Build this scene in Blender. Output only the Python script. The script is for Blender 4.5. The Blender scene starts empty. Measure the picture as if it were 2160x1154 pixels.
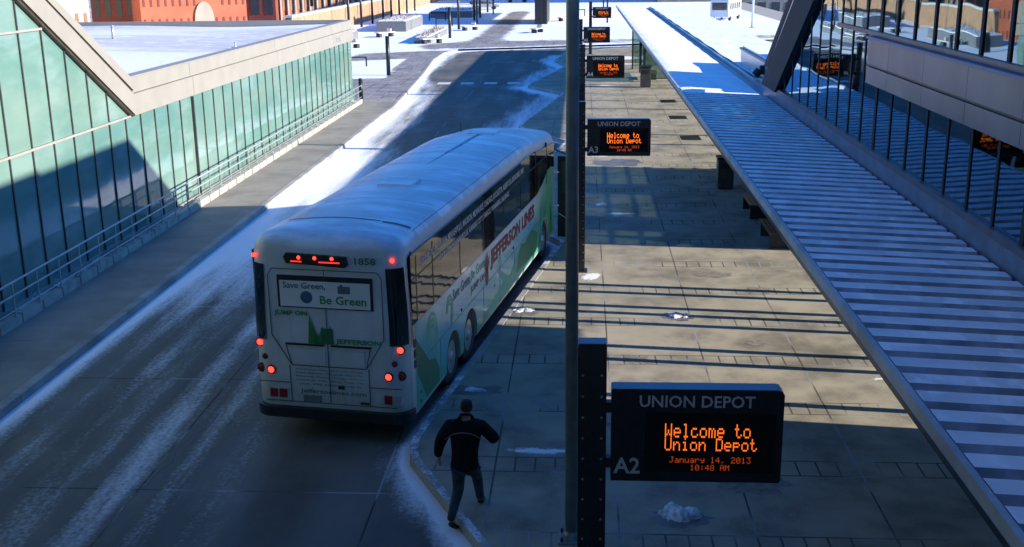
import bpy, bmesh, math, random
import numpy as np
from mathutils import Vector, Matrix
random.seed(7)
R = math.radians
S = bpy.context.scene
COL = S.collection

# ------------------------------------------------------------------ helpers
def tag(o, label=None, cat=None, group=None, kind=None):
    if label: o['label'] = label
    if cat: o['category'] = cat
    if group: o['group'] = group
    if kind: o['kind'] = kind
    return o

def empty(name, loc=(0, 0, 0), rz=0.0, label=None, cat=None, group=None):
    o = bpy.data.objects.new(name, None)
    COL.objects.link(o)
    o.location = loc
    o.rotation_euler = (0, 0, rz)
    o.empty_display_size = .2
    return tag(o, label, cat, group)

def link(name, me, m=None, parent=None, smooth=False):
    if m is not None:
        me.materials.clear()
        me.materials.append(m)
    if smooth:
        for p in me.polygons: p.use_smooth = True
    o = bpy.data.objects.new(name, me)
    COL.objects.link(o)
    if parent: o.parent = parent
    return o

class MB:
    """collects shapes into one mesh"""
    def __init__(s): s.v = []; s.f = []
    def add(s, vs, fs):
        n = len(s.v); s.v += [tuple(p) for p in vs]; s.f += [tuple(i + n for i in f) for f in fs]; return s
    def box(s, x0, x1, y0, y1, z0, z1):
        v = [(x, y, z) for x in (x0, x1) for y in (y0, y1) for z in (z0, z1)]
        return s.add(v, [(0, 1, 3, 2), (4, 6, 7, 5), (0, 4, 5, 1), (2, 3, 7, 6), (0, 2, 6, 4), (1, 5, 7, 3)])
    def tube(s, a, b, r, r2=None, n=10):
        a = Vector(a); b = Vector(b); r2 = r if r2 is None else r2
        d = (b - a).normalized()
        u = d.orthogonal().normalized(); w = d.cross(u)
        vs = []
        for p, q in ((a, r), (b, r2)):
            for i in range(n):
                t = 2 * math.pi * i / n
                vs.append(p + u * math.cos(t) * q + w * math.sin(t) * q)
        fs = [(i, (i + 1) % n, n + (i + 1) % n, n + i) for i in range(n)] + [tuple(range(n))[::-1], tuple(range(n, 2 * n))]
        return s.add(vs, fs)
    def bar(s, a, b, w, h, up=(0, 0, 1)):
        a = Vector(a); b = Vector(b); d = (b - a).normalized()
        u = d.cross(Vector(up)).normalized() * w / 2; k = u.cross(d).normalized() * h / 2
        vs = [p + i * u + j * k for p in (a, b) for i, j in ((-1, -1), (1, -1), (1, 1), (-1, 1))]
        return s.add(vs, [(0, 1, 2, 3), (7, 6, 5, 4), (0, 4, 5, 1), (1, 5, 6, 2), (2, 6, 7, 3), (3, 7, 4, 0)])
    def prism(s, pts, axis, a, b):
        """polygon pts in the two other axes, extruded from a to b along axis"""
        def mk(p, q):
            return {0: (q, p[0], p[1]), 1: (p[0], q, p[1]), 2: (p[0], p[1], q)}[axis]
        n = len(pts)
        vs = [mk(p, a) for p in pts] + [mk(p, b) for p in pts]
        fs = [tuple(range(n))[::-1], tuple(range(n, 2 * n))] + [(i, (i + 1) % n, n + (i + 1) % n, n + i) for i in range(n)]
        return s.add(vs, fs)
    def lathe(s, prof, c, ax='z', n=20):
        """prof: (r, h) list, closed round axis through c"""
        vs = []; m = len(prof)
        for r, h in prof:
            for i in range(n):
                t = 2 * math.pi * i / n
                p = (r * math.cos(t), r * math.sin(t), h)
                if ax == 'x': p = (p[2], p[0], p[1])
                elif ax == 'y': p = (p[0], p[2], p[1])
                vs.append((p[0] + c[0], p[1] + c[1], p[2] + c[2]))
        fs = [(k * n + i, k * n + (i + 1) % n, (k + 1) * n + (i + 1) % n, (k + 1) * n + i) for k in range(m - 1) for i in range(n)]
        fs += [tuple(range(n))[::-1], tuple(range((m - 1) * n, m * n))]
        return s.add(vs, fs)
    def build(s, name, m, parent=None, smooth=False, bevel=0):
        me = bpy.data.meshes.new(name)
        me.from_pydata(s.v, [], s.f)
        bm = bmesh.new(); bm.from_mesh(me)
        bmesh.ops.recalc_face_normals(bm, faces=bm.faces)
        if bevel:
            bmesh.ops.bevel(bm, geom=bm.edges[:] , offset=bevel, segments=2, affect='EDGES', profile=.6)
        bm.to_mesh(me); bm.free()
        return link(name, me, m, parent, smooth)

def text_mesh(txt, size, width=None, height=None, bold=0.0, ext=.002, align='LEFT', shear=0.0):
    cu = bpy.data.curves.new('t', 'FONT'); cu.body = txt; cu.size = size; cu.extrude = ext
    cu.offset = bold; cu.align_x = align; cu.resolution_u = 2; cu.shear = shear
    o = bpy.data.objects.new('t', cu); COL.objects.link(o)
    bpy.context.view_layer.update()
    me = bpy.data.meshes.new_from_object(o.evaluated_get(bpy.context.evaluated_depsgraph_get()))
    bpy.data.objects.remove(o); bpy.data.curves.remove(cu)
    n = len(me.vertices); co = np.empty(n * 3, 'f'); me.vertices.foreach_get('co', co); co = co.reshape(-1, 3)
    lo = co.min(0); hi = co.max(0)
    if width: co[:, 0] = (co[:, 0] - lo[0]) * width / (hi[0] - lo[0])
    if height: co[:, 1] = (co[:, 1] - lo[1]) * height / (hi[1] - lo[1])
    me.vertices.foreach_set('co', co.ravel())
    return me

def place_mesh(me, origin, ux, uy):
    """lays text-plane mesh (x,y) with extrusion along ux x uy at origin"""
    ux = Vector(ux).normalized(); uy = Vector(uy).normalized(); uz = ux.cross(uy)
    M = Matrix(((ux.x, uy.x, uz.x, origin[0]), (ux.y, uy.y, uz.y, origin[1]), (ux.z, uy.z, uz.z, origin[2]), (0, 0, 0, 1)))
    me.transform(M); return me

def join_meshes(mes, name):
    bm = bmesh.new()
    for m in mes: bm.from_mesh(m)
    me = bpy.data.meshes.new(name); bm.to_mesh(me); bm.free(); return me

def copy_tree(o, parent=None):
    c = o.copy(); COL.objects.link(c); c.parent = parent
    for ch in [x for x in bpy.data.objects if x.parent == o]: copy_tree(ch, c)
    return c

# ------------------------------------------------------------------ materials
def nodes(name):
    m = bpy.data.materials.new(name); m.use_nodes = True
    nt = m.node_tree; b = nt.nodes['Principled BSDF']
    return m, nt, b
def N(nt, t, **k):
    n = nt.nodes.new(t)
    for a, v in k.items():
        if a.startswith('i_'): n.inputs[int(a[2:]) if a[2:].isdigit() else a[2:]].default_value = v
        else: setattr(n, a, v)
    return n
def tri(c): return (c[0], c[1], c[2], 1)
def noise(nt, scale, detail=4, vec=None, stretch=None, rough=.55):
    n = N(nt, 'ShaderNodeTexNoise'); n.inputs['Scale'].default_value = scale; n.inputs['Detail'].default_value = detail
    n.inputs['Roughness'].default_value = rough
    if vec is None:
        tc = N(nt, 'ShaderNodeTexCoord'); vec = tc.outputs['Object']
    if stretch:
        mp = N(nt, 'ShaderNodeMapping'); mp.inputs['Scale'].default_value = stretch
        nt.links.new(vec, mp.inputs['Vector']); vec = mp.outputs['Vector']
    nt.links.new(vec, n.inputs['Vector']); return n.outputs['Fac']
def mathn(nt, op, a, b=None, c=None, clamp=False):
    n = N(nt, 'ShaderNodeMath', operation=op); n.use_clamp = clamp
    for i, x in enumerate((a, b, c)):
        if x is None: continue
        if isinstance(x, (int, float)): n.inputs[i].default_value = x
        else: nt.links.new(x, n.inputs[i])
    return n.outputs[0]
def mixc(nt, fac, a, b, blend='MIX'):
    n = N(nt, 'ShaderNodeMix', data_type='RGBA', blend_type=blend)
    for i, x in ((0, fac), (6, a), (7, b)):
        if isinstance(x, (int, float)): n.inputs[i].default_value = x
        elif isinstance(x, tuple): n.inputs[i].default_value = tri(x)
        else: nt.links.new(x, n.inputs[i])
    return n.outputs[2]
def remap(nt, x, a, b, c=0, d=1, smooth=True):
    n = N(nt, 'ShaderNodeMapRange', interpolation_type='SMOOTHSTEP' if smooth else 'LINEAR')
    nt.links.new(x, n.inputs[0])
    for i, v in enumerate((a, b, c, d)): n.inputs[i + 1].default_value = v
    return n.outputs[0]
def bump(nt, b, h, strength=.3, dist=.02):
    n = N(nt, 'ShaderNodeBump'); n.inputs['Strength'].default_value = strength; n.inputs['Distance'].default_value = dist
    nt.links.new(h, n.inputs['Height']); nt.links.new(n.outputs[0], b.inputs['Normal'])

def mat(name, col, rough=.6, metal=0, var=.12, scale=3.0, bmp=.0, spec=.5, stretch=None, coat=0):
    m, nt, b = nodes(name)
    f = noise(nt, scale, 5, stretch=stretch)
    lo = tuple(c * (1 - var) for c in col); hi = tuple(min(1, c * (1 + var)) for c in col)
    c = mixc(nt, remap(nt, f, .3, .7), lo, hi)
    nt.links.new(c, b.inputs['Base Color'])
    b.inputs['Roughness'].default_value = rough; b.inputs['Metallic'].default_value = metal
    b.inputs['Specular IOR Level'].default_value = spec; b.inputs['Coat Weight'].default_value = coat
    if bmp: bump(nt, b, noise(nt, scale * 8, 6), bmp, .01)
    return m
def emis(name, col, st, base=(.02, .005, .005), beam=False):
    m, nt, b = nodes(name)
    if beam:      # LED arrays throw their light forward in a narrow cone
        ge = N(nt, 'ShaderNodeNewGeometry'); dt = N(nt, 'ShaderNodeVectorMath', operation='DOT_PRODUCT')
        nt.links.new(ge.outputs['Normal'], dt.inputs[0]); nt.links.new(ge.outputs['Incoming'], dt.inputs[1])
        nt.links.new(mathn(nt, 'MULTIPLY', mathn(nt, 'POWER', mathn(nt, 'MAXIMUM', dt.outputs['Value'], 0.0), 7.0), st), b.inputs['Emission Strength'])
    b.inputs['Base Color'].default_value = tri(base)
    b.inputs['Emission Color'].default_value = tri(col)
    if not beam: b.inputs['Emission Strength'].default_value = st
    b.inputs['Roughness'].default_value = .35
    return m

M = {}
M['dark_metal'] = mat('dark_metal', (.020, .022, .026), .45, .3, .25, 4, .1)
M['black'] = mat('black', (.012, .012, .014), .4, 0, .2, 5)
M['navy_metal'] = mat('navy_metal', (.05, .06, .075), .32, .6, .2, 3)
M['pole_grey'] = mat('pole_grey', (.22, .25, .24), .38, .3, .15, 5, .05)
M['silver'] = mat('silver', (.55, .56, .57), .3, .6, .1, 6)
M['steel_rail'] = mat('steel_rail', (.42, .47, .46), .35, .3, .1, 6)
M['fascia'] = mat('fascia', (.30, .275, .235), .5, .1, .05, 1.2, .03)
M['fascia_joint'] = mat('fascia_joint', (.10, .09, .10), .6, 0, .1, 3)
M['bronze'] = mat('bronze', (.10, .07, .05), .4, .5, .2, 3)
M['mullion'] = mat('mullion', (.075, .072, .07), .42, .4, .2, 3)
M['transom'] = mat('transom', (.42, .38, .34), .45, .3, .08, 3)
M['white_paint'] = mat('white_paint', (.72, .73, .72), .3, 0, .05, 1.5, 0, .5, None, .2)
M['rubber'] = mat('rubber', (.018, .018, .018), .8, 0, .3, 8)
M['chrome'] = mat('chrome', (.6, .6, .6), .3, .9, .15, 8)
M['concrete'] = mat('concrete', (.34, .32, .28), .85, 0, .15, 2.5, .2)
M['plinth'] = mat('plinth', (.36, .34, .29), .85, 0, .2, 3, .2)
M['granite'] = mat('granite', (.16, .16, .17), .7, 0, .2, 6, .1)
M['red_light'] = emis('red_light', (1, .035, .02), 2.1)
M['red_dim'] = emis('red_dim', (.9, .03, .02), .8)
M['amber_led'] = emis('amber_led', (1, .17, .015), 1.25, beam=True)
M['amber_dim'] = emis('amber_dim', (1, .12, .012), .42, beam=True)
M['red_lens'] = mat('red_lens', (.25, .01, .012), .3, 0, .1, 3)
M['green_ink'] = mat('green_ink', (.05, .26, .07), .5, 0, .1, 3)
M['dkgreen_ink'] = mat('dkgreen_ink', (.02, .14, .07), .5, 0, .1, 3)
M['grey_ink'] = mat('grey_ink', (.12, .15, .15), .5, 0, .1, 3)
M['red_ink'] = mat('red_ink', (.20, .015, .03), .5, 0, .1, 3)
M['white_ink'] = mat('white_ink', (.6, .62, .63), .5, 0, .1, 3)
M['teal_ink'] = mat('teal_ink', (.04, .25, .22), .45, 0, .2, 1.2)
M['blue_ink'] = mat('blue_ink', (.04, .12, .2), .45, 0, .2, 6)

def snow_mat(name, blue=0):
    m, nt, b = nodes(name)
    f = noise(nt, 1.3, 6); f2 = noise(nt, 14, 5)
    c = mixc(nt, remap(nt, f, .3, .72), (.74, .75, .78), (.88, .89, .91))
    nt.links.new(c, b.inputs['Base Color']); b.inputs['Roughness'].default_value = .8
    b.inputs['Specular IOR Level'].default_value = .2
    h = mathn(nt, 'ADD', mathn(nt, 'MULTIPLY', f, 1.5), mathn(nt, 'MULTIPLY', f2, .3))
    bump(nt, b, h, .5, .08); return m
M['snow'] = snow_mat('snow')

def ground_mat(name, base, stretch, amp, nscale=1.0, joints=(), jcol=None, fine=(30, 4), rough=.8, lo=.42, hi=.62, wet=(.55, .95), extra=None, snowcol=(.80, .81, .84)):
    """concrete with wear, joint grooves, and lying snow driven by the mesh's 'snow' attribute"""
    m, nt, b = nodes(name)
    tc = N(nt, 'ShaderNodeTexCoord'); P = tc.outputs['Object']
    big = noise(nt, .35, 5, P); mid = noise(nt, 2.2, 6, P); fin = noise(nt, fine[0], fine[1], P)
    v = mathn(nt, 'ADD', mathn(nt, 'MULTIPLY', big, .5), mathn(nt, 'ADD', mathn(nt, 'MULTIPLY', mid, .3), mathn(nt, 'MULTIPLY', fin, .2)))
    c0_ = None; c = mixc(nt, remap(nt, v, .40, .60), tuple(x * wet[0] for x in base), tuple(x * wet[1] for x in base))
    c = mixc(nt, remap(nt, noise(nt, .9, 6, P, stretch), .35, .75), c, tuple(x * 1.25 for x in base))
    sep = N(nt, 'ShaderNodeSeparateXYZ'); nt.links.new(P, sep.inputs[0])
    jm = None
    for axis, period, off, w, lo_, hi_, ax2 in joints:
        x = sep.outputs[axis]
        t = mathn(nt, 'ABSOLUTE', mathn(nt, 'SUBTRACT', mathn(nt, 'FRACT', mathn(nt, 'DIVIDE', mathn(nt, 'SUBTRACT', x, off), period)), .5))
        k = mathn(nt, 'GREATER_THAN', t, .5 - w / period / 2)
        if lo_ is not None:   # only inside bands of the other axis
            y = sep.outputs[ax2]
            q = mathn(nt, 'FRACT', mathn(nt, 'DIVIDE', mathn(nt, 'SUBTRACT', y, lo_), hi_[0]))
            k = mathn(nt, 'MULTIPLY', k, mathn(nt, 'LESS_THAN', q, hi_[1]))
        jm = k if jm is None else mathn(nt, 'MAXIMUM', jm, k)
    at = N(nt, 'ShaderNodeAttribute'); at.attribute_name = 'snow'; sn = at.outputs['Fac']
    n1 = noise(nt, nscale, 8, P, stretch, .65); n2 = noise(nt, nscale * 9, 5, P)
    nn = mathn(nt, 'ADD', mathn(nt, 'MULTIPLY', mathn(nt, 'SUBTRACT', n1, .5), amp), mathn(nt, 'MULTIPLY', mathn(nt, 'SUBTRACT', n2, .5), amp * .45))
    s = mathn(nt, 'ADD', sn, nn)
    if jm is not None:
        jfill = remap(nt, noise(nt, .5, 3, P), .45, .6)
        jc = mixc(nt, mathn(nt, 'MULTIPLY', jfill, .55), tuple(x * .25 for x in base), jcol or (.5, .52, .55))
        c = mixc(nt, jm, c, jc)
    mask = remap(nt, s, lo, hi)
    c = mixc(nt, mask, c, snowcol)
    nt.links.new(c, b.inputs['Base Color'])
    r = mathn(nt, 'ADD', remap(nt, v, .35, .6, .5 if rough < .8 else .65, .9), 0)
    nt.links.new(r, b.inputs['Roughness'])
    b.inputs['Specular IOR Level'].default_value = .35
    h = mathn(nt, 'ADD', mathn(nt, 'MULTIPLY', mask, 1.2), mathn(nt, 'MULTIPLY', fin, .25))
    bump(nt, b, h, .5, .02)
    return m

def pane_random(nt, P, off, pitch, amt=.012):
    """one random value and one slightly tilted normal per pane"""
    sp = N(nt, 'ShaderNodeSeparateXYZ'); nt.links.new(P, sp.inputs[0])
    k = mathn(nt, 'FLOOR', mathn(nt, 'DIVIDE', mathn(nt, 'SUBTRACT', sp.outputs[1], off), pitch))
    wn = N(nt, 'ShaderNodeTexWhiteNoise', noise_dimensions='1D'); nt.links.new(k, wn.inputs['W'])
    ge = N(nt, 'ShaderNodeNewGeometry')
    v1 = N(nt, 'ShaderNodeVectorMath', operation='SUBTRACT'); nt.links.new(wn.outputs['Color'], v1.inputs[0]); v1.inputs[1].default_value = (.5, .5, .5)
    wv = N(nt, 'ShaderNodeTexNoise'); wv.inputs['Scale'].default_value = .7; wv.inputs['Detail'].default_value = 1; nt.links.new(P, wv.inputs['Vector'])
    v2 = N(nt, 'ShaderNodeVectorMath', operation='SUBTRACT'); nt.links.new(wv.outputs['Color'], v2.inputs[0]); v2.inputs[1].default_value = (.5, .5, .5)
    s1 = N(nt, 'ShaderNodeVectorMath', operation='SCALE'); nt.links.new(v1.outputs[0], s1.inputs[0]); s1.inputs['Scale'].default_value = amt
    s2 = N(nt, 'ShaderNodeVectorMath', operation='SCALE'); nt.links.new(v2.outputs[0], s2.inputs[0]); s2.inputs['Scale'].default_value = amt * 3
    a = N(nt, 'ShaderNodeVectorMath', operation='ADD'); nt.links.new(s1.outputs[0], a.inputs[0]); nt.links.new(s2.outputs[0], a.inputs[1])
    a2 = N(nt, 'ShaderNodeVectorMath', operation='ADD'); nt.links.new(a.outputs[0], a2.inputs[0]); nt.links.new(ge.outputs['Normal'], a2.inputs[1])
    nz = N(nt, 'ShaderNodeVectorMath', operation='NORMALIZE'); nt.links.new(a2.outputs[0], nz.inputs[0])
    return wn.outputs['Value'], nz.outputs[0]

def glass_green():
    """sunlit green fritted glass: pale green ceramic coat seen through a glossy face"""
    m, nt, b = nodes('green_glass')
    tc = N(nt, 'ShaderNodeTexCoord'); P = tc.outputs['Object']
    f = noise(nt, .30, 4, P, (1, .7, 1.6)); g = noise(nt, 1.1, 5, P, (1, .35, 1.2))
    c = mixc(nt, remap(nt, f, .35, .65), (.105, .215, .18), (.175, .265, .215))
    c = mixc(nt, mathn(nt, 'MULTIPLY', remap(nt, g, .45, .7), .5), c, (.27, .37, .34))
    pc, pn = pane_random(nt, P, -.31, 1.12)
    c = mixc(nt, mathn(nt, 'MULTIPLY', pc, .35), c, (.12, .24, .22))
    nt.links.new(c, b.inputs['Base Color']); b.inputs['Roughness'].default_value = .05
    b.inputs['IOR'].default_value = 1.52; b.inputs['Specular IOR Level'].default_value = .9
    nt.links.new(pn, b.inputs['Normal'])
    return m
M['green_glass'] = glass_green()

def glass_clear(name, tint, base_ref=.10, wav=.012, fb=.9):
    m = bpy.data.materials.new(name); m.use_nodes = True; nt = m.node_tree; nt.nodes.clear()
    out = N(nt, 'ShaderNodeOutputMaterial')
    t = N(nt, 'ShaderNodeBsdfTransparent'); t.inputs[0].default_value = tri(tint)
    g = N(nt, 'ShaderNodeBsdfGlossy'); g.inputs['Roughness'].default_value = .015; g.inputs['Color'].default_value = (fb * .62, fb * .85, fb * .95, 1)
    fr = N(nt, 'ShaderNodeFresnel'); fr.inputs[0].default_value = 1.55
    tc = N(nt, 'ShaderNodeTexCoord'); pc, pn = pane_random(nt, tc.outputs['Object'], -4.97, 1.07, wav)
    nt.links.new(pn, g.inputs['Normal'])
    a = mathn(nt, 'ADD', mathn(nt, 'MULTIPLY', fr.outputs[0], 1.3), base_ref, clamp=True)
    mx = N(nt, 'ShaderNodeMixShader'); nt.links.new(a, mx.inputs[0])
    nt.links.new(t.outputs[0], mx.inputs[1]); nt.links.new(g.outputs[0], mx.inputs[2]); nt.links.new(mx.outputs[0], out.inputs[0])
    return m
M['clear_glass'] = glass_clear('clear_glass', (.30, .50, .52), .24, .006, .8)
M['shelter_glass'] = glass_clear('shelter_glass', (.55, .68, .62), .05)

def bus_window_mat():
    m, nt, b = nodes('bus_window')
    b.inputs['Base Color'].default_value = (.012, .013, .015, 1); b.inputs['Roughness'].default_value = .04
    b.inputs['Specular IOR Level'].default_value = 1.0; b.inputs['IOR'].default_value = 1.6
    bump(nt, b, noise(nt, 1.6, 2, None, (1, .5, 1.5)), .12, .04)
    return m
M['bus_window'] = bus_window_mat()

def livery_mat():
    """side livery: pale sky at the top through blue to green along skirt and at both ends"""
    m, nt, b = nodes('bus_livery')
    tc = N(nt, 'ShaderNodeTexCoord'); P = tc.outputs['Object']
    s = N(nt, 'ShaderNodeSeparateXYZ'); nt.links.new(P, s.inputs[0])
    y, z = s.outputs[1], s.outputs[2]
    n = noise(nt, .8, 4, P)
    zz = mathn(nt, 'ADD', z, mathn(nt, 'MULTIPLY', mathn(nt, 'SUBTRACT', n, .5), .9))
    c = mixc(nt, remap(nt, zz, 1.1, 1.9), (.10, .36, .46), (.60, .66, .68))
    c = mixc(nt, remap(nt, zz, 1.0, .45), c, (.06, .32, .22))
    yy = mathn(nt, 'ADD', y, mathn(nt, 'MULTIPLY', n, 1.6))
    c = mixc(nt, mathn(nt, 'MULTIPLY', remap(nt, yy, 11.2, 13.2), .8), c, (.10, .40, .16))
    c = mixc(nt, mathn(nt, 'MULTIPLY', remap(nt, yy, 3.4, 1.6), .6), c, (.10, .42, .30))
    nt.links.new(c, b.inputs['Base Color']); b.inputs['Roughness'].default_value = .3; b.inputs['Coat Weight'].default_value = .2
    return m
M['livery'] = livery_mat()

def buspaint():
    m, nt, b = nodes('bus_white')
    P = N(nt, 'ShaderNodeTexCoord').outputs['Object']
    s = N(nt, 'ShaderNodeSeparateXYZ'); nt.links.new(P, s.inputs[0])
    f = noise(nt, 1.2, 5, P, (1, .25, 1)); g = noise(nt, 7, 6, P)
    c = mixc(nt, remap(nt, f, .4, .75), (.54, .555, .555), (.66, .67, .68))
    dirt = mathn(nt, 'MULTIPLY', remap(nt, mathn(nt, 'ADD', s.outputs[2], mathn(nt, 'MULTIPLY', g, 1.0)), 1.9, .5), .75)
    c = mixc(nt, dirt, c, (.32, .30, .28))
    rust = mathn(nt, 'MULTIPLY', mathn(nt, 'MULTIPLY', remap(nt, s.outputs[2], 3.05, 3.2), remap(nt, noise(nt, 1.6, 6, P, (1.5, .3, 1)), .58, .72)), .35)
    c = mixc(nt, rust, c, (.55, .38, .34))
    fr = mathn(nt, 'MULTIPLY', remap(nt, s.outputs[2], 3.1, 3.2), remap(nt, noise(nt, 1.1, 7, P, (.5, 1.6, 1), .65), .42, .62))
    c = mixc(nt, fr, c, (.86, .88, .90))
    drip = mathn(nt, 'MULTIPLY', remap(nt, noise(nt, 6, 5, P, (1.5, 1.5, .12)), .52, .75), remap(nt, s.outputs[2], 2.9, 1.2))
    c = mixc(nt, mathn(nt, 'MULTIPLY', drip, .45), c, (.36, .34, .31))
    nt.links.new(c, b.inputs['Base Color']); b.inputs['Roughness'].default_value = .42; b.inputs['Coat Weight'].default_value = .12
    bump(nt, b, noise(nt, 3, 2, P, (1, 3, 1)), .05, .02)
    return m
M['bus_white'] = buspaint()

# ------------------------------------------------------------------ camera and light
cam = bpy.data.cameras.new('camera'); co = bpy.data.objects.new('camera', cam); COL.objects.link(co)
Rm = Matrix(((.9981, -.0047, .0613), (.0603, .2688, -.9613), (-.0119, .9632, .2686)))
co.matrix_world = Matrix.Translation((0, 0, 7.6)) @ Rm.to_4x4()
cam.sensor_width = 36; cam.lens = 36 * 2360 / 2160; cam.clip_end = 4000; cam.clip_start = .1
S.camera = co
ELEV = R(18.7); AZ = R(97)            # clockwise from +Y
sd = Vector((math.sin(AZ) * math.cos(ELEV), math.cos(AZ) * math.cos(ELEV), math.sin(ELEV)))
sl = bpy.data.lights.new('sun', 'SUN'); sl.energy = 5.0; sl.angle = R(.5); sl.color = (1, .93, .82)
so = bpy.data.objects.new('sun', sl); COL.objects.link(so); so.rotation_euler = sd.to_track_quat('Z', 'Y').to_euler()
SKYTINT = (.155, .52, 1.14)     # clear winter sky, camera balanced for warm sunlight
w = bpy.data.worlds.new('World'); S.world = w; w.use_nodes = True
nt = w.node_tree; bg = nt.nodes['Background']; sky = nt.nodes.new('ShaderNodeTexSky'); sky.sky_type = 'NISHITA'
sky.sun_disc = False; sky.sun_elevation = ELEV; sky.sun_rotation = AZ; sky.air_density = 1.3; sky.dust_density = .3; sky.ozone_density = 2.5
tn = mixc(nt, 1.0, sky.outputs[0], SKYTINT, 'MULTIPLY'); nt.links.new(tn, bg.inputs[0]); bg.inputs[1].default_value = .12
S.view_settings.view_transform = 'Standard'; S.view_settings.look = 'None'; S.view_settings.exposure = 1.14; S.view_settings.gamma = 1

# ------------------------------------------------------------------ ground
NP = [(-30, -.6), (-6.1, -.6), (-1.5, -2.8), (12.3, -.75), (16.3, -2.72), (16.9, -2.80), (17.6, -2.72), (30.6, -.6), (34.9, -2.85), (35.6, -2.85), (48.8, -.7), (53.2, -3.0), (53.9, -3.0),
      (67.3, -1.15), (71.4, -3.4), (72.2, -3.4), (85.6, -1.2), (90.5, -2.2), (97, -1.5), (100, 3), (103, 24)]
NX = np.array([p[0] for p in NP]); NV = np.array([p[1] for p in NP])
def kerb_x(y): return float(np.interp(y, NX, NV))
def left_x(y): return float(np.interp(y, [-30, 62, 80, 92, 99, 103], [-10.3, -10.3, -11.2, -12.0, -12.0, -11.2]))
def shift_y(x, y):
    w_ = min(1, max(0, (y - 94) / 9)); return y + w_ * (.32 * (x + 10))

def grid(name, ys, xs_of_y, zf, snow_f, m, paver_f=None, parent=None, kind='structure'):
    rows = []; nv = 0; V = []; A = []; 
    for y in ys:
        for x in xs_of_y(y):
            yy = shift_y(x, y); V.append((x, yy, zf(x, yy))); A.append(snow_f(x, yy))
    nx = len(xs_of_y(ys[0])); F = [(j * nx + i, j * nx + i + 1, (j + 1) * nx + i + 1, (j + 1) * nx + i) for j in range(len(ys) - 1) for i in range(nx - 1)]
    me = bpy.data.meshes.new(name); me.from_pydata(V, [], F)
    a = me.attributes.new('snow', 'FLOAT', 'POINT'); a.data.foreach_set('value', np.array(A, 'f'))
    o = link(name, me, m, parent); 
    if kind: o['kind'] = kind
    return o

def G(t, c, w_): return math.exp(-((t - c) / w_) ** 2)
def sstep(a, b, t):
    t = min(1, max(0, (t - a) / (b - a))); return t * t * (3 - 2 * t)

def road_snow(x, y):
    s = .02
    dl = x - left_x(y); dr = kerb_x(y) - x
    s += .75 * math.exp(-(dl / .42) ** 2) * (1 if y > 14 else .5)                   # drift under the left kerb
    fan = sstep(20, 31, y) * (1 - sstep(64, 82, y))
    s += (.40 + .18 * sstep(34, 42, y)) * fan * (1 - sstep(.9, 3.6, dl))
    s += .24 * sstep(24, 34, y) * (1 - sstep(44, 50, y)) * (1 - sstep(2.2, 4.2, dl))
    near = 1 - sstep(26, 38, y)
    t = x + .012 * (y - 20)
    s += near * (.40 * G(t, -7.15, .45) + .26 * G(t, -8.4, .35) + .26 * G(t, -7.9, .2) + .28 * G(t, -6.35, .22) + .26 * G(t, -9.2, .4) + .1) * sstep(8, 14, y)
    s += .16 * G(x, -5.4, .8) * near
    s += .22 * (1 - sstep(74, 90, y)) * sstep(70, 74, y) * math.exp(-(dl / 2) ** 2)
    s += .7 * sstep(80, 90, y) * math.exp(-(dl / 1.5) ** 2) + .8 * math.exp(-((y - (103 + .32 * (x + 10))) / 1.2) ** 2)
    # bays on the right: drift in each sawtooth
    for i in range(-1, 6):
        yc = 16.9 + 18.3 * i
        a = .75 * math.exp(-(dr / .65) ** 2) * G(y, yc - 2.4, 2.6)
        if i >= 3: a *= 1.2
        s += a
    s += .9 * math.exp(-(dr / .12) ** 2) * (1 if y < 36 else .55)
    far = sstep(47, 55, y) * (1 - sstep(97, 101, y))
    s += far * (.62 * math.exp(-(dr / 2.3) ** 2))
    s += .85 * G(dr, .55, .22) * G(y, 31.8, 1.2)
    return s

def rng(a, b, st): return [a + i * (b - a) / max(1, round((b - a) / st)) for i in range(max(1, round((b - a) / st)) + 1)]
ys_road = rng(-14, 60, .16) + rng(60.3, 103, .35)
uu = [i / 64 for i in range(65)]
M['road'] = ground_mat('road_concrete', (.12, .115, .098), (1.0, .11, 1), .85, 1.7,
                       joints=[(1, 4.7, 1.2, .035, None, None, 0), (0, 3.72, -3.05, .03, None, None, 1)], rough=.7, lo=.30, hi=.85, wet=(.45, .95))
grid('road', ys_road, lambda y: [left_x(y) + (kerb_x(y) - left_x(y)) * u for u in uu], lambda x, y: -.15, road_snow, M['road'])

def plat_snow(x, y):
    s = 0.0
    for cx, cy, wx, wy, a in PATCH: s += a * math.exp(-((x - cx) / wx) ** 2 - ((y - cy) / wy) ** 2)
    s += .25 * sstep(80, 95, y) * (1 if x < 3 else .3)
    return s
PATCH = [(-.3, 15.1, .7, .1, .6), (-.9, 15.7, .9, .12, .5), (-.6, 16.6, .8, .22, .75), (-.2, 16.2, .5, .12, .5), (-.9, 14.6, .9, .5, .40), (.6, 42.0, 1.6, .5, .3), (1.2, 34.2, .75, .28, .75), (1.9, 33.4, .5, .15, .6),
         (3.5, 53.3, .5, .5, .6), (1.5, 71.5, 1.0, .6, .7), (.6, 44.9, 1.3, .3, .65), (5.75, 21.9, .35, .25, .7), (5.6, 20.0, .35, .2, .7), (0.2, 27.0, .35, .5, .8), (.1, 13.2, .25, .3, .7),
         (3.0, 75, 2, .5, .6), (2, 78, 2, .5, .5), (-.9, 13.2, .5, .3, .35), (4.3, 58.6, .8, .3, .5), (2.5, 92, 3, 2.5, .8), (3.5, 86.5, 3, .8, .7)]
ys_plat = rng(-14, 60, .2) + rng(60.3, 103, .5)
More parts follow.
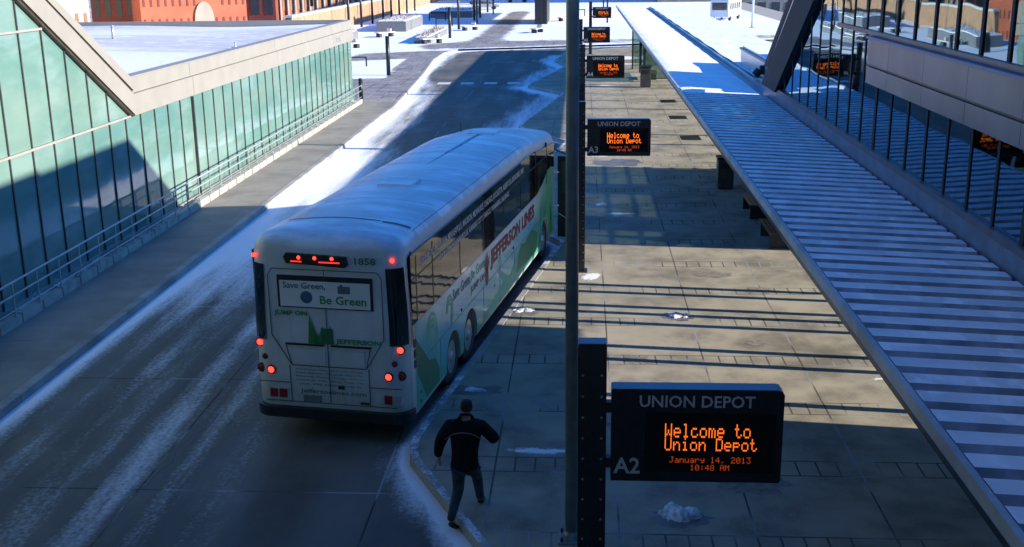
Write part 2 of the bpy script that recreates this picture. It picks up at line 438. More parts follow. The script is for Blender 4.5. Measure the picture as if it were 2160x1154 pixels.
M['platform'] = ground_mat('platform_concrete', (.30, .262, .187), (1, 1, 1), .8, 1.6,
                           joints=[(1, 2.42, 13.40, .032, None, None, 0), (1, 2.42, 13.92, .032, None, None, 0), (0, 1.87, .55, .03, None, None, 1), (0, .312, .55, .03, 13.40, (2.42, .2149), 1)],
                           jcol=(.42, .43, .45), lo=.45, hi=.66, wet=(.52, 1.12))
px_off = [.16 + .12 * i for i in range(30)] + [3.9 + .35 * i for i in range(12)]
def plat_xs(y):
    k = kerb_x(y) + .15; return [k + (24 - k) * min(1, (t / 8.5) ** 1.5) for t in [8.5 * i / 70 for i in range(71)]]
grid('platform_pavement', ys_plat, plat_xs, lambda x, y: 0, plat_snow, M['platform'])
# kerbs
M['kerb'] = ground_mat('kerb_stone', (.30, .29, .27), (1, 1, 1), .9, 3.0, joints=[(1, 3.05, .4, .02, None, None, 0)], lo=.45, hi=.65, wet=(.6, 1.05))
def strip(name, ys, prof, m, snow):
    V = []; A = []
    for y in ys:
        for p in prof(y):
            V.append((p[0], shift_y(p[0], y), p[1])); A.append(snow(y, len(A) % len(prof(y))))
    nx = len(prof(ys[0])); F = [(j * nx + i, j * nx + i + 1, (j + 1) * nx + i + 1, (j + 1) * nx + i) for j in range(len(ys) - 1) for i in range(nx - 1)]
    me = bpy.data.meshes.new(name); me.from_pydata(V, [], F)
    a = me.attributes.new('snow', 'FLOAT', 'POINT'); a.data.foreach_set('value', np.array(A, 'f'))
    o = link(name, me, m); o['kind'] = 'structure'; return o
strip('platform_kerb', ys_plat, lambda y: [(kerb_x(y), -.15), (kerb_x(y) + .005, .0), (kerb_x(y) + .02, .012), (kerb_x(y) + .15, .012), (kerb_x(y) + .155, -.02)], M['kerb'],
      lambda y, i: (.52 if i in (2, 3) else .15) * (1 if y < 20 or y > 28 else .6))
strip('sidewalk_kerb', ys_road, lambda y: [(left_x(y), -.15), (left_x(y) - .01, .0), (left_x(y) - .03, .014), (left_x(y) - .2, .014), (left_x(y) - .205, -.02)], M['kerb'],
      lambda y, i: .2)
# left pavement and plaza
M['sidewalk'] = ground_mat('sidewalk_concrete', (.23, .21, .175), (1, 1, 1), .5, 1.4, joints=[(1, 3.05, .4, .02, None, None, 0)], lo=.45, hi=.7, wet=(.8, 1.05))
def side_snow(x, y):
    t = (-10.5 - x) / 2.0
    return .40 * G(t, .35 + .004 * (y - 25), .22) * (1 - sstep(33, 38, y)) + .18 * sstep(55, 62, y)
grid('sidewalk', rng(-14, 64, .2), lambda y: [-12.5 + (left_x(y) - .2 + 12.5) * i / 14 for i in range(15)], lambda x, y: 0, side_snow, M['sidewalk'])
def plaza_snow(x, y):
    d = left_x(min(y, 103)) - x
    if y < 101:
        s = sstep(1.9, 2.3, d)                                     # bare walk beside the kerb
        # swept paver fan between two drifts
        c = 84 + (d - 2) * 2.2
        c = 97 - (d - 2) * .5; bare = (1 - sstep(0, 1.0, abs(y - c) - 3.6)) * (1 - sstep(6, 9, d))
        near = (1 - sstep(76, 77.5, y)) * (1 - .85 * sstep(4.0, 5.5, d) * (1 - sstep(72, 73.5, y)))
        strip_ = (1 - sstep(2.5, 3.1, d + .04 * abs(y - 84)))
        return max(0, s - .9 * max(bare, near, strip_ * .75))
    s = .86
    s -= .95 * G(y, 108 + .3 * (x + 10), 4.2) * (1 - sstep(0, 5, x + 4) * .5) * sstep(-17, -13, x)
    s -= .85 * G(x, -9.6, 1.7) * sstep(104, 108, y) * (1 - sstep(176, 186, y))
    return s
M['plaza'] = ground_mat('plaza_paving', (.26, .24, .225), (1, 1, 1), 1.0, .7, joints=[(0, .9, 0, .06, None, None, 1), (1, .9, 0, .06, None, None, 0)], jcol=(.6, .6, .62), lo=.30, hi=.62)
ys_pl = rng(64, 103, .4)
grid('plaza', ys_pl, lambda y: [-29.2 + (left_x(y) - .2 + 29.2) * i / 60 for i in range(61)], lambda x, y: 0, plaza_snow, M['plaza'])
ys_pl2 = rng(103.02, 240, .8)
grid('far_plaza', ys_pl2, lambda y: [-29.2 + 54 * i / 90 for i in range(91)], lambda x, y: .004, plaza_snow, M['plaza'])
MB().box(-29.8, 30, -40, 262, -8.9, -.2).build('deck_base', M['concrete'])['kind'] = 'structure'
M['street'] = mat('street_snow', (.42, .41, .42), .85, 0, .35, .05, .1)
g_ = MB(); g_.add([(-2500, -2500, -9), (2500, -2500, -9), (2500, 2500, -9), (-2500, 2500, -9)], [(0, 1, 2, 3)]); g_.build('street_ground', M['street'])['kind'] = 'structure'
# crosswalk bars
cw = MB()
for x0 in (-9.55, -8.0, -6.45, -4.9): cw.box(x0, x0 + .85, 74.0, 75.2, -.148, -.145)
M['mark'] = mat('worn_white_paint', (.55, .54, .50), .8, 0, .25, 6)
cw.build('crosswalk_marking', M['mark'])['kind'] = 'structure'
# tar seams / cracks in the road
cr = MB(); p = Vector((-6.45, 18.3)); 
pts = [p.copy()]
for k in range(34):
    p = p + Vector((random.uniform(-.05, .05) - .006, -.16 + random.uniform(-.03, .03))); pts.append(p.copy())
for a, b in zip(pts, pts[1:]):
    wd = .012; cr.add([(a.x - wd, a.y, -.147), (a.x + wd, a.y, -.147), (b.x + wd, b.y, -.147), (b.x - wd, b.y, -.147)], [(0, 1, 2, 3)])
cr.build('road_crack', M['black'])['kind'] = 'structure'

# ------------------------------------------------------------------ snow lumps, lids and grates on the platform
from mathutils import noise as mn
def dirty():
    m, nt, b = nodes('dirty_snow'); f = noise(nt, 9, 7, rough=.7); g = noise(nt, 30, 5)
    c = mixc(nt, remap(nt, f, .4, .62), (.78, .79, .81), (.42, .41, .39)); nt.links.new(c, b.inputs['Base Color']); b.inputs['Roughness'].default_value = .7
    bump(nt, b, mathn(nt, 'ADD', f, mathn(nt, 'MULTIPLY', g, .4)), .8, .03); return m
M['dirty_snow'] = dirty()
def mound(name, x, y, rx, ry, h, seed, label, cat='snow', z=0, group=None):
    """ragged melting heap: a height field kept only where it stands above the paving"""
    n = 46; V = []; K = []
    for j in range(n + 1):
        for i in range(n + 1):
            a = (i / n * 2 - 1) * 1.35; b = (j / n * 2 - 1) * 1.35
            q = Vector((a * 1.3 + seed * 7.3, b * 1.3, seed * 1.7))
            f = 1 - (a * a + b * b) - .9 * math.exp(-((a - .15) ** 2 * 3 + (b + .75) ** 2 * 5))
            hh = f + .75 * mn.fractal(q, 1.0, 2.0, 5) - .12
            V.append((a * rx, b * ry, max(-.003, h * min(1, max(0, hh)) ** .55 * (1 + .35 * mn.noise(q * 2.5)) if hh > 0 else -.003))); K.append(hh > 0)
    F = []
    for j in range(n):
        for i in range(n):
            f_ = (j * (n + 1) + i, j * (n + 1) + i + 1, (j + 1) * (n + 1) + i + 1, (j + 1) * (n + 1) + i)
            if sum(K[v] for v in f_) >= 1: F.append(f_)
    me = bpy.data.meshes.new(name); me.from_pydata(V, [], F)
    bm = bmesh.new(); bm.from_mesh(me); bmesh.ops.delete(bm, geom=[v for v in bm.verts if not v.link_faces], context='VERTS'); bm.to_mesh(me); bm.free()
    o = link(name, me, M['dirty_snow'], None, True); o.location = (x, y, z)
    return tag(o, label, cat, group)
GS = 'small snow heaps left on the platform'
mound('snow_heap', 1.43, 14.45, .27, .30, .13, 1, 'largest rounded snow heap, in the shade below the nearest departure sign', group=GS)
mound('snow_heap', 2.14, 23.75, .27, .26, .06, 2, 'bright snow heap on sunlit paving between thin column shadows', group=GS)
mound('snow_heap', .69, 35.5, .20, .22, .05, 3, 'small white snow heap in the dark glassy shadow beyond the second sign', group=GS)
mound('snow_heap', -1.27, 24.1, .26, .24, .05, 4, 'snow heap on the platform beside the middle of the coach', group=GS)
mound('snow_heap', -1.95, 19.2, .22, .14, .04, 5, 'thin snow heap on a wet spot beside the coach rear wheels', group=GS)
for i, y in enumerate((49.6, 56.3, 63.0)):
    t = empty('drain_grate', (4.82, y, 0), 0, ['dark square floor grate nearest the camera, in sunlit paving', 'middle dark square floor grate beside the canopy edge', 'farthest dark square floor grate by the canopy edge'][i], 'grate', 'square floor grates along the canopy')
    f = MB(); f.box(-.42, .42, -.62, -.56, 0, .012).box(-.42, .42, .56, .62, 0, .012).box(-.42, -.36, -.56, .56, 0, .012).box(.36, .42, -.56, .56, 0, .012); f.build('frame', M['dark_metal'], t)
    b_ = MB()
    for k in range(14): b_.box(-.36, .36, -.54 + k * .08, -.50 + k * .08, 0.001, .009)
    b_.build('grille', M['black'], t)
# wet dark patch (ice) on the platform
def patch(name, cx, cy, rx, ry, m, seed, z=.004):
    V = [(cx, cy, z)]; n = 140
    for i in range(n):
        a = 2 * math.pi * i / n; q = Vector((math.cos(a) * 1.2 + seed * 3.1, math.sin(a) * 1.2, seed))
        e = 1 + .55 * mn.fractal(q, .8, 2.1, 6); V.append((cx + math.cos(a) * rx * e, cy + math.sin(a) * ry * e, z))
    me = bpy.data.meshes.new(name); me.from_pydata(V, [], [(0, 1 + i, 1 + (i + 1) % n) for i in range(n)])
    o = link(name, me, m); o['kind'] = 'structure'; return o
def patch_old(name, cx, cy, rx, ry, m, seed, z=.004):
    rr = random.Random(seed); ph = [rr.uniform(0, 6.28) for _ in range(4)]
    V = [(cx, cy, z)]; n = 60
    for i in range(n):
        a = 2 * math.pi * i / n; e = 1 + .15 * math.sin(3 * a + ph[0]) + .1 * math.sin(5 * a + ph[1]) + .05 * math.sin(13 * a + ph[2])
        c_, s_ = math.cos(a), math.sin(a); q = (abs(c_) ** 4 + abs(s_) ** 4) ** .25
        V.append((cx + c_ / q * rx * e, cy + s_ / q * ry * e, z))
    me = bpy.data.meshes.new(name); me.from_pydata(V, [], [(0, 1 + i, 1 + (i + 1) % n) for i in range(n)])
    o = link(name, me, m); o['kind'] = 'structure'; return o
M['wet'] = mat('wet_concrete', (.14, .125, .10), .4, 0, .3, 2)
M['stain'] = mat('stained_concrete', (.20, .175, .135), .8, 0, .25, 8)
patch('wet_paving', 1.5, 43.3, .95, .75, M['wet'], 3)
patch('wet_paving', -1.95, 19.2, .55, .25, M['wet'], 5)
for k, (px_, py_, pr) in enumerate(((1.43, 14.4, .42), (2.14, 23.7, .36), (.69, 35.4, .4), (-1.27, 24.0, .36), (4.3, 25.8, .35), (1.1, 20.9, .30), (3.6, 22.0, .25), (2.6, 15.5, .5), (3.3, 27.2, .4), (.2, 17.7, .3))): patch('wet_paving', px_, py_, pr, pr * .7, M['wet' if k in (0, 1, 2, 3) else 'stain'], 10 + k, .0035)


# ------------------------------------------------------------------ left glass building
XW = -13.0
lb = empty('glass_concourse_building', (XW, 31.5, 0), 0, 'low green glass building with tan fascia and snowy roof left of the lane', 'building')
def lp(mb, name, m, **k): 
    # build in world coordinates then express relative to the building's base
    mb.v = [(x - XW, y - 31.5, z) for x, y, z in mb.v]; return mb.build(name, m, lb, **k)
YE = 63.6; Y0 = -12.0
sl_ = .585
# glass curtain wall (behind the mullions)
for (y0, y1, z0, z1) in ((Y0, YE, .12, 3.42),): lp(MB().box(XW - .06, XW, y0, y1, z0, z1), 'lower_glazing', M['green_glass'])
lp(MB().prism([(Y0, 3.47), (31.5, 3.47), (31.5 - (9.0 - 3.45) / sl_ , 9.0), (Y0, 9.0)], 0, XW - .06, XW), 'upper_glazing', M['green_glass'])
ms = [31.19 - 1.12 * k for k in range(1, 40)] + [31.19 + 1.12 * k for k in range(0, 30)]
ms = sorted(m_ for m_ in ms if Y0 < m_ < YE)
for y in ms:
    thick = abs(y - 36.79) < .3
    zt = 3.42 if y > 31 else min(9.0, 3.45 + (31.5 - y) * sl_ - .02)
    w_ = .036 if thick else .023
    mb = MB().box(XW, XW + (.09 if thick else .035), y - w_, y + w_, .1, 3.40)
    if zt > 3.5: mb.box(XW, XW + .035, y - .022, y + .022, 3.48, zt)
    lp(mb, 'mullion', M['mullion'])
tr = MB().box(XW, XW + .05, Y0, 31.55, 3.41, 3.465); lp(tr, 'transom', M['transom'])
tr = MB().box(XW, XW + .05, Y0, 26.75, 6.15, 6.205); lp(tr, 'transom', M['transom'])
lp(MB().box(XW, XW + .06, Y0, YE, .02, .12), 'sill', M['transom'])
# raking beam + fascia
ztop = 9.5
def ray(z, off): return 31.55 - (z - 3.45) / sl_ + off
lp(MB().prism([(31.6, 3.478), (31.62, 4.08), (ray(ztop, 1.05), ztop), (ray(ztop, .06), ztop)], 0, XW - .3, XW + .16), 'raking_beam', M['fascia'])
# dark reveals beside the beam
lp(MB().prism([(31.45, 3.477), (31.58, 3.477), (ray(ztop, .05), ztop), (ray(ztop, -.10), ztop)], 0, XW, XW + .11), 'lower_beam_reveal', M['bronze'])
lp(MB().prism([(31.64, 4.085), (31.75, 4.14), (ray(ztop, 1.22), ztop), (ray(ztop, 1.055), ztop)], 0, XW - .3, XW + .09), 'upper_beam_reveal', M['bronze'])
lp(MB().prism([(31.76, 4.15), (31.9, 4.40), (ray(ztop, 1.50), ztop), (ray(ztop, 1.225), ztop)], 0, XW - .35, XW + .12), 'beam_trim', M['fascia'])
fs = [31.6, 36.72, 47.4, 58.4, YE]
for a, b_ in zip(fs, fs[1:]):
    lp(MB().box(XW - .25, XW + .15, a + .012, b_ - .012, 3.45, 4.06), 'fascia_panel', M['fascia'])
    lp(MB().box(XW - .25, XW + .06, a + .012, b_ - .012, 4.075, 4.52), 'parapet_panel', M['fascia'])
    lp(MB().box(XW - .24, XW + .145, b_ - .012, b_ + .012, 3.46, 4.05), 'fascia_joint', M['fascia_joint'])
lp(MB().box(XW - .3, XW + .09, 31.7, YE + .05, 4.52, 4.56), 'parapet_coping', M['fascia'])
lp(MB().box(XW - 32, XW - .3, YE - .05, YE + .2, 3.2, 4.56), 'end_parapet', M['fascia'])
# snow roof
rs = MB(); n1, n2 = 40, 40; V = []; F = []
for j in range(n2 + 1):
    for i in range(n1 + 1):
        x = XW - .28 - 31.5 * i / n1; y = 26 + (YE - 26.1) * j / n2
        V.append((x, y, 4.32 + .05 * math.sin(x * .5 + y * .13) + .04 * math.sin(y * .41 - x * .2)))
F = [(j * (n1 + 1) + i, j * (n1 + 1) + i + 1, (j + 1) * (n1 + 1) + i + 1, (j + 1) * (n1 + 1) + i) for j in range(n2) for i in range(n1)]
rs.add(V, F); 
def roofmat():
    m, nt, b = nodes('roof_snow'); P = N(nt, 'ShaderNodeTexCoord').outputs['Object']
    c = mixc(nt, remap(nt, noise(nt, .16, 6, P, (.35, 1, 1)), .42, .6), (.50, .49, .49), (.70, .71, .74))
    c = mixc(nt, remap(nt, noise(nt, 1.2, 6, P), .5, .75), c, (.78, .79, .82))
    nt.links.new(c, b.inputs['Base Color']); b.inputs['Roughness'].default_value = .85; bump(nt, b, noise(nt, 2, 6, P), .4, .05); return m
M['roof_snow'] = roofmat()
lp(rs, 'snowy_roof', M['roof_snow'], smooth=True)
lp(MB().box(XW - 32, XW - .31, 31.6, YE - .1, .1, 4.2), 'core', M['concrete'])
lp(MB().prism([(Y0, 0), (31.4, 0), (31.4, 3.46), (ray(ztop, -.3), ztop), (Y0, ztop)], 0, XW - 32, XW - .31), 'hall_core', M['concrete'])
lp(MB().box(XW - .3, XW - .05, YE, YE + .12, 0, 4.4), 'corner_post', M['fascia'])
vp = MB().tube((XW - 8.6, 51.5, 4.3), (XW - 8.6, 51.5, 5.0), .07); lp(vp, 'roof_vent', M['silver'], smooth=True)
vp = MB().tube((XW - 1.2, 46.0, 4.3), (XW - 1.2, 46.0, 4.55), .04).box(XW - 1.35, XW - 1.05, 45.9, 46.1, 4.33, 4.36); lp(vp, 'roof_vent', M['silver'])
for k, (dx, dy) in enumerate(((-13.5, 46.5), (-11.8, 46.2))):
    lp(MB().box(XW + dx, XW + dx + .9, dy, dy + .5, 4.33, 4.44), 'roof_hatch', M['granite'])
# address lettering on the fascia
me = place_mesh(text_mesh('214', .34, 1.1, .30, .004, .006), (.165, 59.0 - 31.5, 3.60), (0, 1, 0), (0, 0, 1)); link('address_number', me, M['silver'], lb)
# plinth wall with the railing on top
pw = empty('plinth_wall', (-12.45, 30, 0), 0, 'low pale concrete plinth running below the long steel railing', 'low wall')
mb = MB(); y = -10.0
while y < 63.0:
    mb.box(-.09, .09, y - 30, min(y + .92, 63) - 30, 0, .22 ); y += 1.0
mb.box(-.06, .06, -40, 33, 0, .17)
mb.build('stone_course', M['plinth'], pw)
wb = ground_mat('well_gravel', (.20, .175, .17), (1, 1, 1), .8, 1.2, lo=.5, hi=.7)
grid('window_well_gravel', rng(-12, YE, .25), lambda y: [-13.0 + .46 * i / 4 for i in range(5)], lambda x, y: .035, lambda x, y: .25 + .5 * G(y, 24.5, 1.0) + .55 * G(y, 27.8, .9) + .4 * G(y, 33.5, 1.5) + .35 * sstep(44, 55, y), wb)
for i, (y, l) in enumerate(((24.6, 'nearest long snow drift in the trench under the green glass'), (26.0, 'middle long snow drift in the trench under the green glass'), (27.8, 'farthest long snow drift in the trench under the green glass'))):
    mound('snow_drift', -12.78, y, .20, .55 + .1 * i, .16, 20 + i, l, group='snow drifts in the window trench')
rl = empty('long_railing', (-12.4, 30, 0), 0, 'long two-bar steel railing along the pavement in front of the green glass', 'railing')
ry = []
y = 8.2
while y < 62.9: ry.append(y); y += 1.12
for y in ry:
    MB().box(-.018, .018, y - 30 - .018, y - 30 + .018, .05, .95).box(-.05, .05, y - 30 - .05, y - 30 + .05, .22, .24).build('post', M['steel_rail'], rl)
for z, r_ in ((.97, .028), (.68, .024), (.34, .016)):
    MB().tube((0, -24, z), (0, 32.9, z), r_, n=8).build('rail', M['steel_rail'], rl, smooth=True)

# ------------------------------------------------------------------ canopy
XL, XR, ZC = 2.97, 5.44, 3.80
M['trough'] = mat('shaded_trough_metal', (.46, .48, .52), .5, .2, .3, 3)  # bare metal, toned darker to paint in the shade between ribs
M['edge'] = mat('edge_metal', (.40, .42, .44), .5, .1, .2, 1.5)
cn = empty('corrugated_canopy', (4.2, 20, 0), 0, 'long ribbed metal canopy roof dusted with snow beside the right hand glass building', 'canopy')
def cp(mb, name, m, **k):
    mb.v = [(x - 4.2, y - 20, z) for x, y, z in mb.v]; o = mb.build(name, m, cn, **k)
    if name == 'ribbed_sheet':      # frost lies on the rib crowns, the bare troughs carry valley shade in their colour
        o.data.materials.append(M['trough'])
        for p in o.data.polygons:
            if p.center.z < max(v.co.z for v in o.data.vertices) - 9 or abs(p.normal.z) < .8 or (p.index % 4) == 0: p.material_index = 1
    return o
def canopy_mat():
    m, nt, b = nodes('ribbed_sheet')
    P = N(nt, 'ShaderNodeTexCoord').outputs['Object']
    f = noise(nt, 1.2, 6, P, (1, 1, 1)); g = noise(nt, .9, 4, P, (.4, 2.5, 1))
    c = mixc(nt, remap(nt, f, .35, .7), (.66, .68, .70), (.84, .85, .86))
    g2 = noise(nt, 3.0, 7, P, (1, .6, 1)); c = mixc(nt, remap(nt, g2, .5, .62), c, (.92, .92, .93))
    dk = noise(nt, .55, 5, P, (1.5, .5, 1)); c = mixc(nt, mathn(nt, 'MULTIPLY', remap(nt, dk, .55, .75), .45), c, (.40, .42, .44))
    nt.links.new(c, b.inputs['Base Color']); b.inputs['Roughness'].default_value = .55; b.inputs['Metallic'].default_value = .0
    bump(nt, b, g, .05, .03); return m
M['sheet'] = canopy_mat()
P_ = .45
def ribs(ya, yb, x0, x1, z0, z1, h=.10):
    V = []; F = []; y = ya
    prof = []
    while y < yb - .01:
        prof += [(y, 0), (y + .14, 0), (y + .165, h), (y + .425, h)]; y += P_
    prof.append((yb, 0))
    n = len(prof)
    for x, z in ((x0, z0), (x1, z1)):
        for (yy, hh) in prof: V.append((x, yy, z + hh))
    F = [(i, i + 1, n + i + 1, n + i) for i in range(n - 1)]
    m_ = MB(); m_.add(V, F); return m_
SLOPE = .05
zr = ZC - .10 - SLOPE * 2.4
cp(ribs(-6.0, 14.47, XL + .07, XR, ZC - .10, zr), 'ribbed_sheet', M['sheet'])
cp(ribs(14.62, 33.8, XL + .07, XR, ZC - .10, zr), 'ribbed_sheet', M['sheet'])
cp(MB().bar((XL + .07, 14.545, ZC - .10), (XR, 14.545, zr), .13, .02), 'expansion_joint', M['black'])
# smooth snow covered stretch
V = []; F = []
yy = rng(33.8, 101, .8); xx = [XL + .06 + (XR - .1 - XL) * i / 12 for i in range(13)]
for y in yy:
    for x in xx:
        ed = sstep(0, .35, x - XL) 
        V.append((x, y, ZC - .09 - SLOPE * (x - XL) + ed * (.05 + .012 * math.sin(y * 1.7 + x)) * sstep(33.8, 36, y)))
nx = len(xx); F = [(j * nx + i, j * nx + i + 1, (j + 1) * nx + i + 1, (j + 1) * nx + i) for j in range(len(yy) - 1) for i in range(nx - 1)]
m_ = MB(); m_.add(V, F); cp(m_, 'snow_layer', M['snow'], smooth=True)
cp(MB().box(XL + .12, XR, -6, 101, ZC - .36, ZC - .27), 'soffit', M['navy_metal'])
ye = [-6 + 6.1 * i for i in range(18)] + [101]
for a, b_ in zip(ye, ye[1:]): cp(MB().box(XL, XL + .06, a + .004, b_ - .004, ZC - .13, ZC), 'edge_gutter', M['edge'])
M['gutter'] = mat('gutter_metal', (.10, .14, .22), .35, .5, .15, 2)
cp(MB().box(XR - .12, XR + .35, 34.45, 101, ZC - .34, ZC - .26), 'valley_gutter', M['gutter'])
# far half of the roof, right of the valley gutter
V = []; yy = rng(39.5, 101, 1.0); xx = [5.95 + (9.1 - 5.95) * i / 10 for i in range(11)]
V = [(x, y, ZC - .12 + .02 * math.sin(y + x)) for y in yy for x in xx]; nx = len(xx)
F = [(j * nx + i, j * nx + i + 1, (j + 1) * nx + i + 1, (j + 1) * nx + i) for j in range(len(yy) - 1) for i in range(nx - 1)]
m_ = MB(); m_.add(V, F); cp(m_, 'snow_layer', M['snow'], smooth=True)
cp(MB().box(5.8, 9.1, 34.5, 101, ZC - .40, ZC - .16), 'roof_deck', M['silver'])
# columns of the canopy
for y in [47.2, 50.0, 59, 62.5, 71, 80, 89, 98]:
    cp(MB().box(8.3, 8.5, y - .1, y + .1, 0, ZC - .41), 'column', M['dark_metal'])
for y in [26.0 - .9, 25.4 - .9, 23.75 - .35, 23.2 - .3, 22.5 - .3, 20.85 - .2, 20.05 - .2, 17.95]:
    cp(MB().box(6.6, 6.76, y - .09 + .35, y + .09 + .35, 0, 3.42), 'column', M['dark_metal'])
# metal kerb flashing between canopy and building
M['blue_flash'] = mat('flashing', (.17, .20, .25), .4, .4, .2, 2.5)

# ------------------------------------------------------------------ right building
XB = 5.5
rb = empty('glazed_hall_building', (XB, 20, 0), 0, 'tall right hand glass hall with a grey metal panel band and raking dark beams', 'building')
def rp(mb, name, m, **k):
    mb.v = [(x - XB, y - 20, z) for x, y, z in mb.v]; return mb.build(name, m, rb, **k)
rp(MB().box(XB - .02, XB + .06, -6, 34.4, 3.40, 3.98), 'flashing', M['blue_flash'])
M['sillm'] = mat('sill_metal', (.13, .12, .13), .4, .4, .15, 3)
rp(MB().box(XB - .06, XB + .10, -6, 34.3, 3.985, 4.09), 'sill', M['sillm'])
YS = 21.9       # the metal panel band ends here
fsl = (6.60 - 4.04) / (34.15 - 29.6)
def fz(y, y0=34.2): return 4.0 + (y0 - y) * fsl
# glazing planes
rp(MB().box(XB + .02, XB + .04, -6, YS, 4.095, 5.32), 'lower_glazing', M['clear_glass'])
rp(MB().box(XB + .02, XB + .04, -6, YS, 6.20, 8.8), 'upper_glazing', M['clear_glass'])
rp(MB().prism([(YS + .01, 4.095), (33.5, 4.095), (33.9 - (8.8 - 4.095) / fsl, 8.8), (YS + .01, 8.8)], 0, XB + .02, XB + .04), 'end_glazing', M['clear_glass'])
M['beam'] = mat('raking_beam_metal', (.018, .02, .026), .65, 0, .2, 2, 0, .25)
M['panel'] = mat('grey_panel', (.17, .17, .21), .35, .6, .25, .5)
jy = [-6, -2.6, 1.6, 5.7, 9.8, 11.9, 14.1, 16.2, 18.3, 20.4, YS]
for a, b_ in zip(jy, jy[1:]):
    rp(MB().box(XB - .10, XB + .3, a + .006, b_ - .006, 5.66, 6.12), 'metal_panel', M['panel'])
    rp(MB().box(XB - .10, XB + .3, a + .006, b_ - .006, 5.30, 5.61), 'metal_panel', M['panel'])
rp(MB().box(XB - .06, XB + .28, -6, YS, 5.615, 5.655), 'panel_groove', M['black'])
M['blue_sill'] = mat('blue_sill', (.10, .14, .26), .4, .3, .1, 3)
rp(MB().box(XB - .15, XB + .3, -6, YS, 6.125, 6.175), 'band_coping', M['blue_sill'])
rp(MB().box(XB - .03, XB + .08, -6, 24.9, 6.18, 6.26), 'upper_transom', M['sillm'])
rp(MB().box(XB + .0, XB + .28, -6, YS - .01, 6.13, 6.17), 'band_back', M['sillm'])
mm = [15.03 + 1.07 * k for k in range(-18, 18)]
for y in mm:
    if y > 33.3: continue
    big = abs(y - 13.96) < .1 or abs(y - 21.45) < .1
    w_ = .065 if big else .038
    mb = MB()
    if y < YS:
        mb.box(XB + .005, XB + .03, y - w_, y + w_, 4.095, 5.295)
        mb.box(XB + .0, XB + .03, y - w_ * 1.3, y + w_ * 1.3, 6.27, 8.8)
    else:
        zt = min(8.8, fz(y) - .15)
        if zt > 4.2: mb.box(XB + .005, XB + .03, y - w_, y + w_, 4.095, zt)
    if mb.v: rp(mb, 'mullion', M['beam'])
# raking beams at the far end
_unused = mat('raking_beam_metal', (.018, .02, .026), .65, 0, .2, 2, 0, .25)
zt = 8.0
rp(MB().prism([(34.25, 3.99), (31.9, 3.99), (31.9 - (zt - 3.99) / fsl, zt), (34.25 - (zt - 3.99) / fsl, zt)], 0, XB - .12, XB + .5), 'raking_beam', M['beam'])
rp(MB().prism([(35.0, 4.45), (34.35, 4.45), (34.35 - (zt - 4.45) / fsl + .35, zt), (35.0 - (zt - 4.45) / fsl + .2, zt)], 0, XB + .05, XB + .5), 'outer_fin', M['beam'])
rp(MB().prism([(34.34, 4.2), (34.27, 4.0), (34.27 - (zt - 4.0) / fsl, zt), (34.34 - (zt - 4.2) / fsl + .32, zt)], 0, XB - .02, XB + .5), 'silver_trim', M['silver'])
rp(MB().bar((XB + .5, 28.4, 4.15), (XB + .5, 24.7, 6.3), .09, .09).bar((XB + .5, 24.7, 6.3), (XB + .5, 22.1, 7.8), .09, .09), 'brace', M['black'])
# structure that casts the hall's shadow: roof, back wall with open bays, floor slab
XK = 9.8
M['inner'] = mat('interior_grey', (.16, .17, .18), .7, 0, .2, 1)
M['inner_floor'] = mat('interior_floor', (.10, .10, .10), .35, 0, .2, 2)
M['outer_wall'] = mat('rear_cladding', (.20, .20, .22), .6, 0, .1, 1)
def wall(ya, yb, za, zb, m=M['outer_wall']): return (ya, yb, za, zb)
bw = MB()
# full height piers of the back wall, with the slot open between y 21.8-27 (below z 5.1) and added slats above to streak the sunlight
bw.box(XK, XK + .2, -6, 21.6, 3.4, 10.6)
bw.box(XK, XK + .2, 21.6, 27.3, 4.2, 5.35)
bw.box(XK, XK + .2, 21.6, 25.4, 5.35, 10.6)
bw.prism([(25.4, 6.05), (33.2, 6.05), (32.6, 7.3), (31.4, 8.5), (28.5, 10.6), (25.4, 10.6)], 0, XK, XK + .2)
bw.box(XK, XK + .2, 34.9, 40.2, 3.4, 6.1)
bw.prism([(27.3, 3.4), (34.9, 3.4), (34.3, 4.6), (33.6, 5.25), (27.3, 5.25)], 0, XK, XK + .2)
rp(bw, 'back_wall', M['outer_wall'])
lv = MB(); rr = random.Random(4)
y = 25.4
while y < 33.2:
    w_ = rr.uniform(.12, .6)
    lv.box(XK + .02, XK + .06, y, min(33.2, y + w_), 5.25, 6.05); y += w_ + rr.uniform(.08, .45)
for k in range(5): lv.box(XK + .01, XK + .08, 25.4, 33.2, 5.32 + k * .16, 5.36 + k * .16)
rp(lv, 'sun_slats', M['inner'])  # unseen slats added so sun falls in streaks on the canopy
rp(MB().box(XB + .3, XK, -6, 21.5, 3.4, 3.6), 'floor_slab', M['inner_floor'])
rp(MB().box(XB + .07, XB + .6, 21.5, 33.5, 3.4, 3.6), 'floor_slab', M['inner_floor'])
rp(MB().box(XB + .6, XK, 27.2, 34.4, 3.4, 3.6), 'floor_slab', M['inner_floor'])
rp(MB().box(XB + .3, XK, -6, 21.5, 5.95, 6.1), 'upper_floor_slab', M['inner'])
rp(MB().prism([(XB + .0, 8.8), (XK + .2, 10.6), (XK + .2, 10.75), (XB + .0, 9.0)], 1, -6, 23.0), 'roof', M['outer_wall'])
rr_ = MB(); rr_.add([(XB, 23.0, 8.8), (XK + .2, 23.0, 10.6), (XK + .2, 28.5, 10.6), (XB + .5, 24.5, 8.8)], [(0, 1, 2, 3)]); rp(rr_, 'roof_end', M['outer_wall'])
rp(MB().box(XB + .4, XK, -6.2, -6, 3.4, 10), 'end_wall', M['outer_wall'])
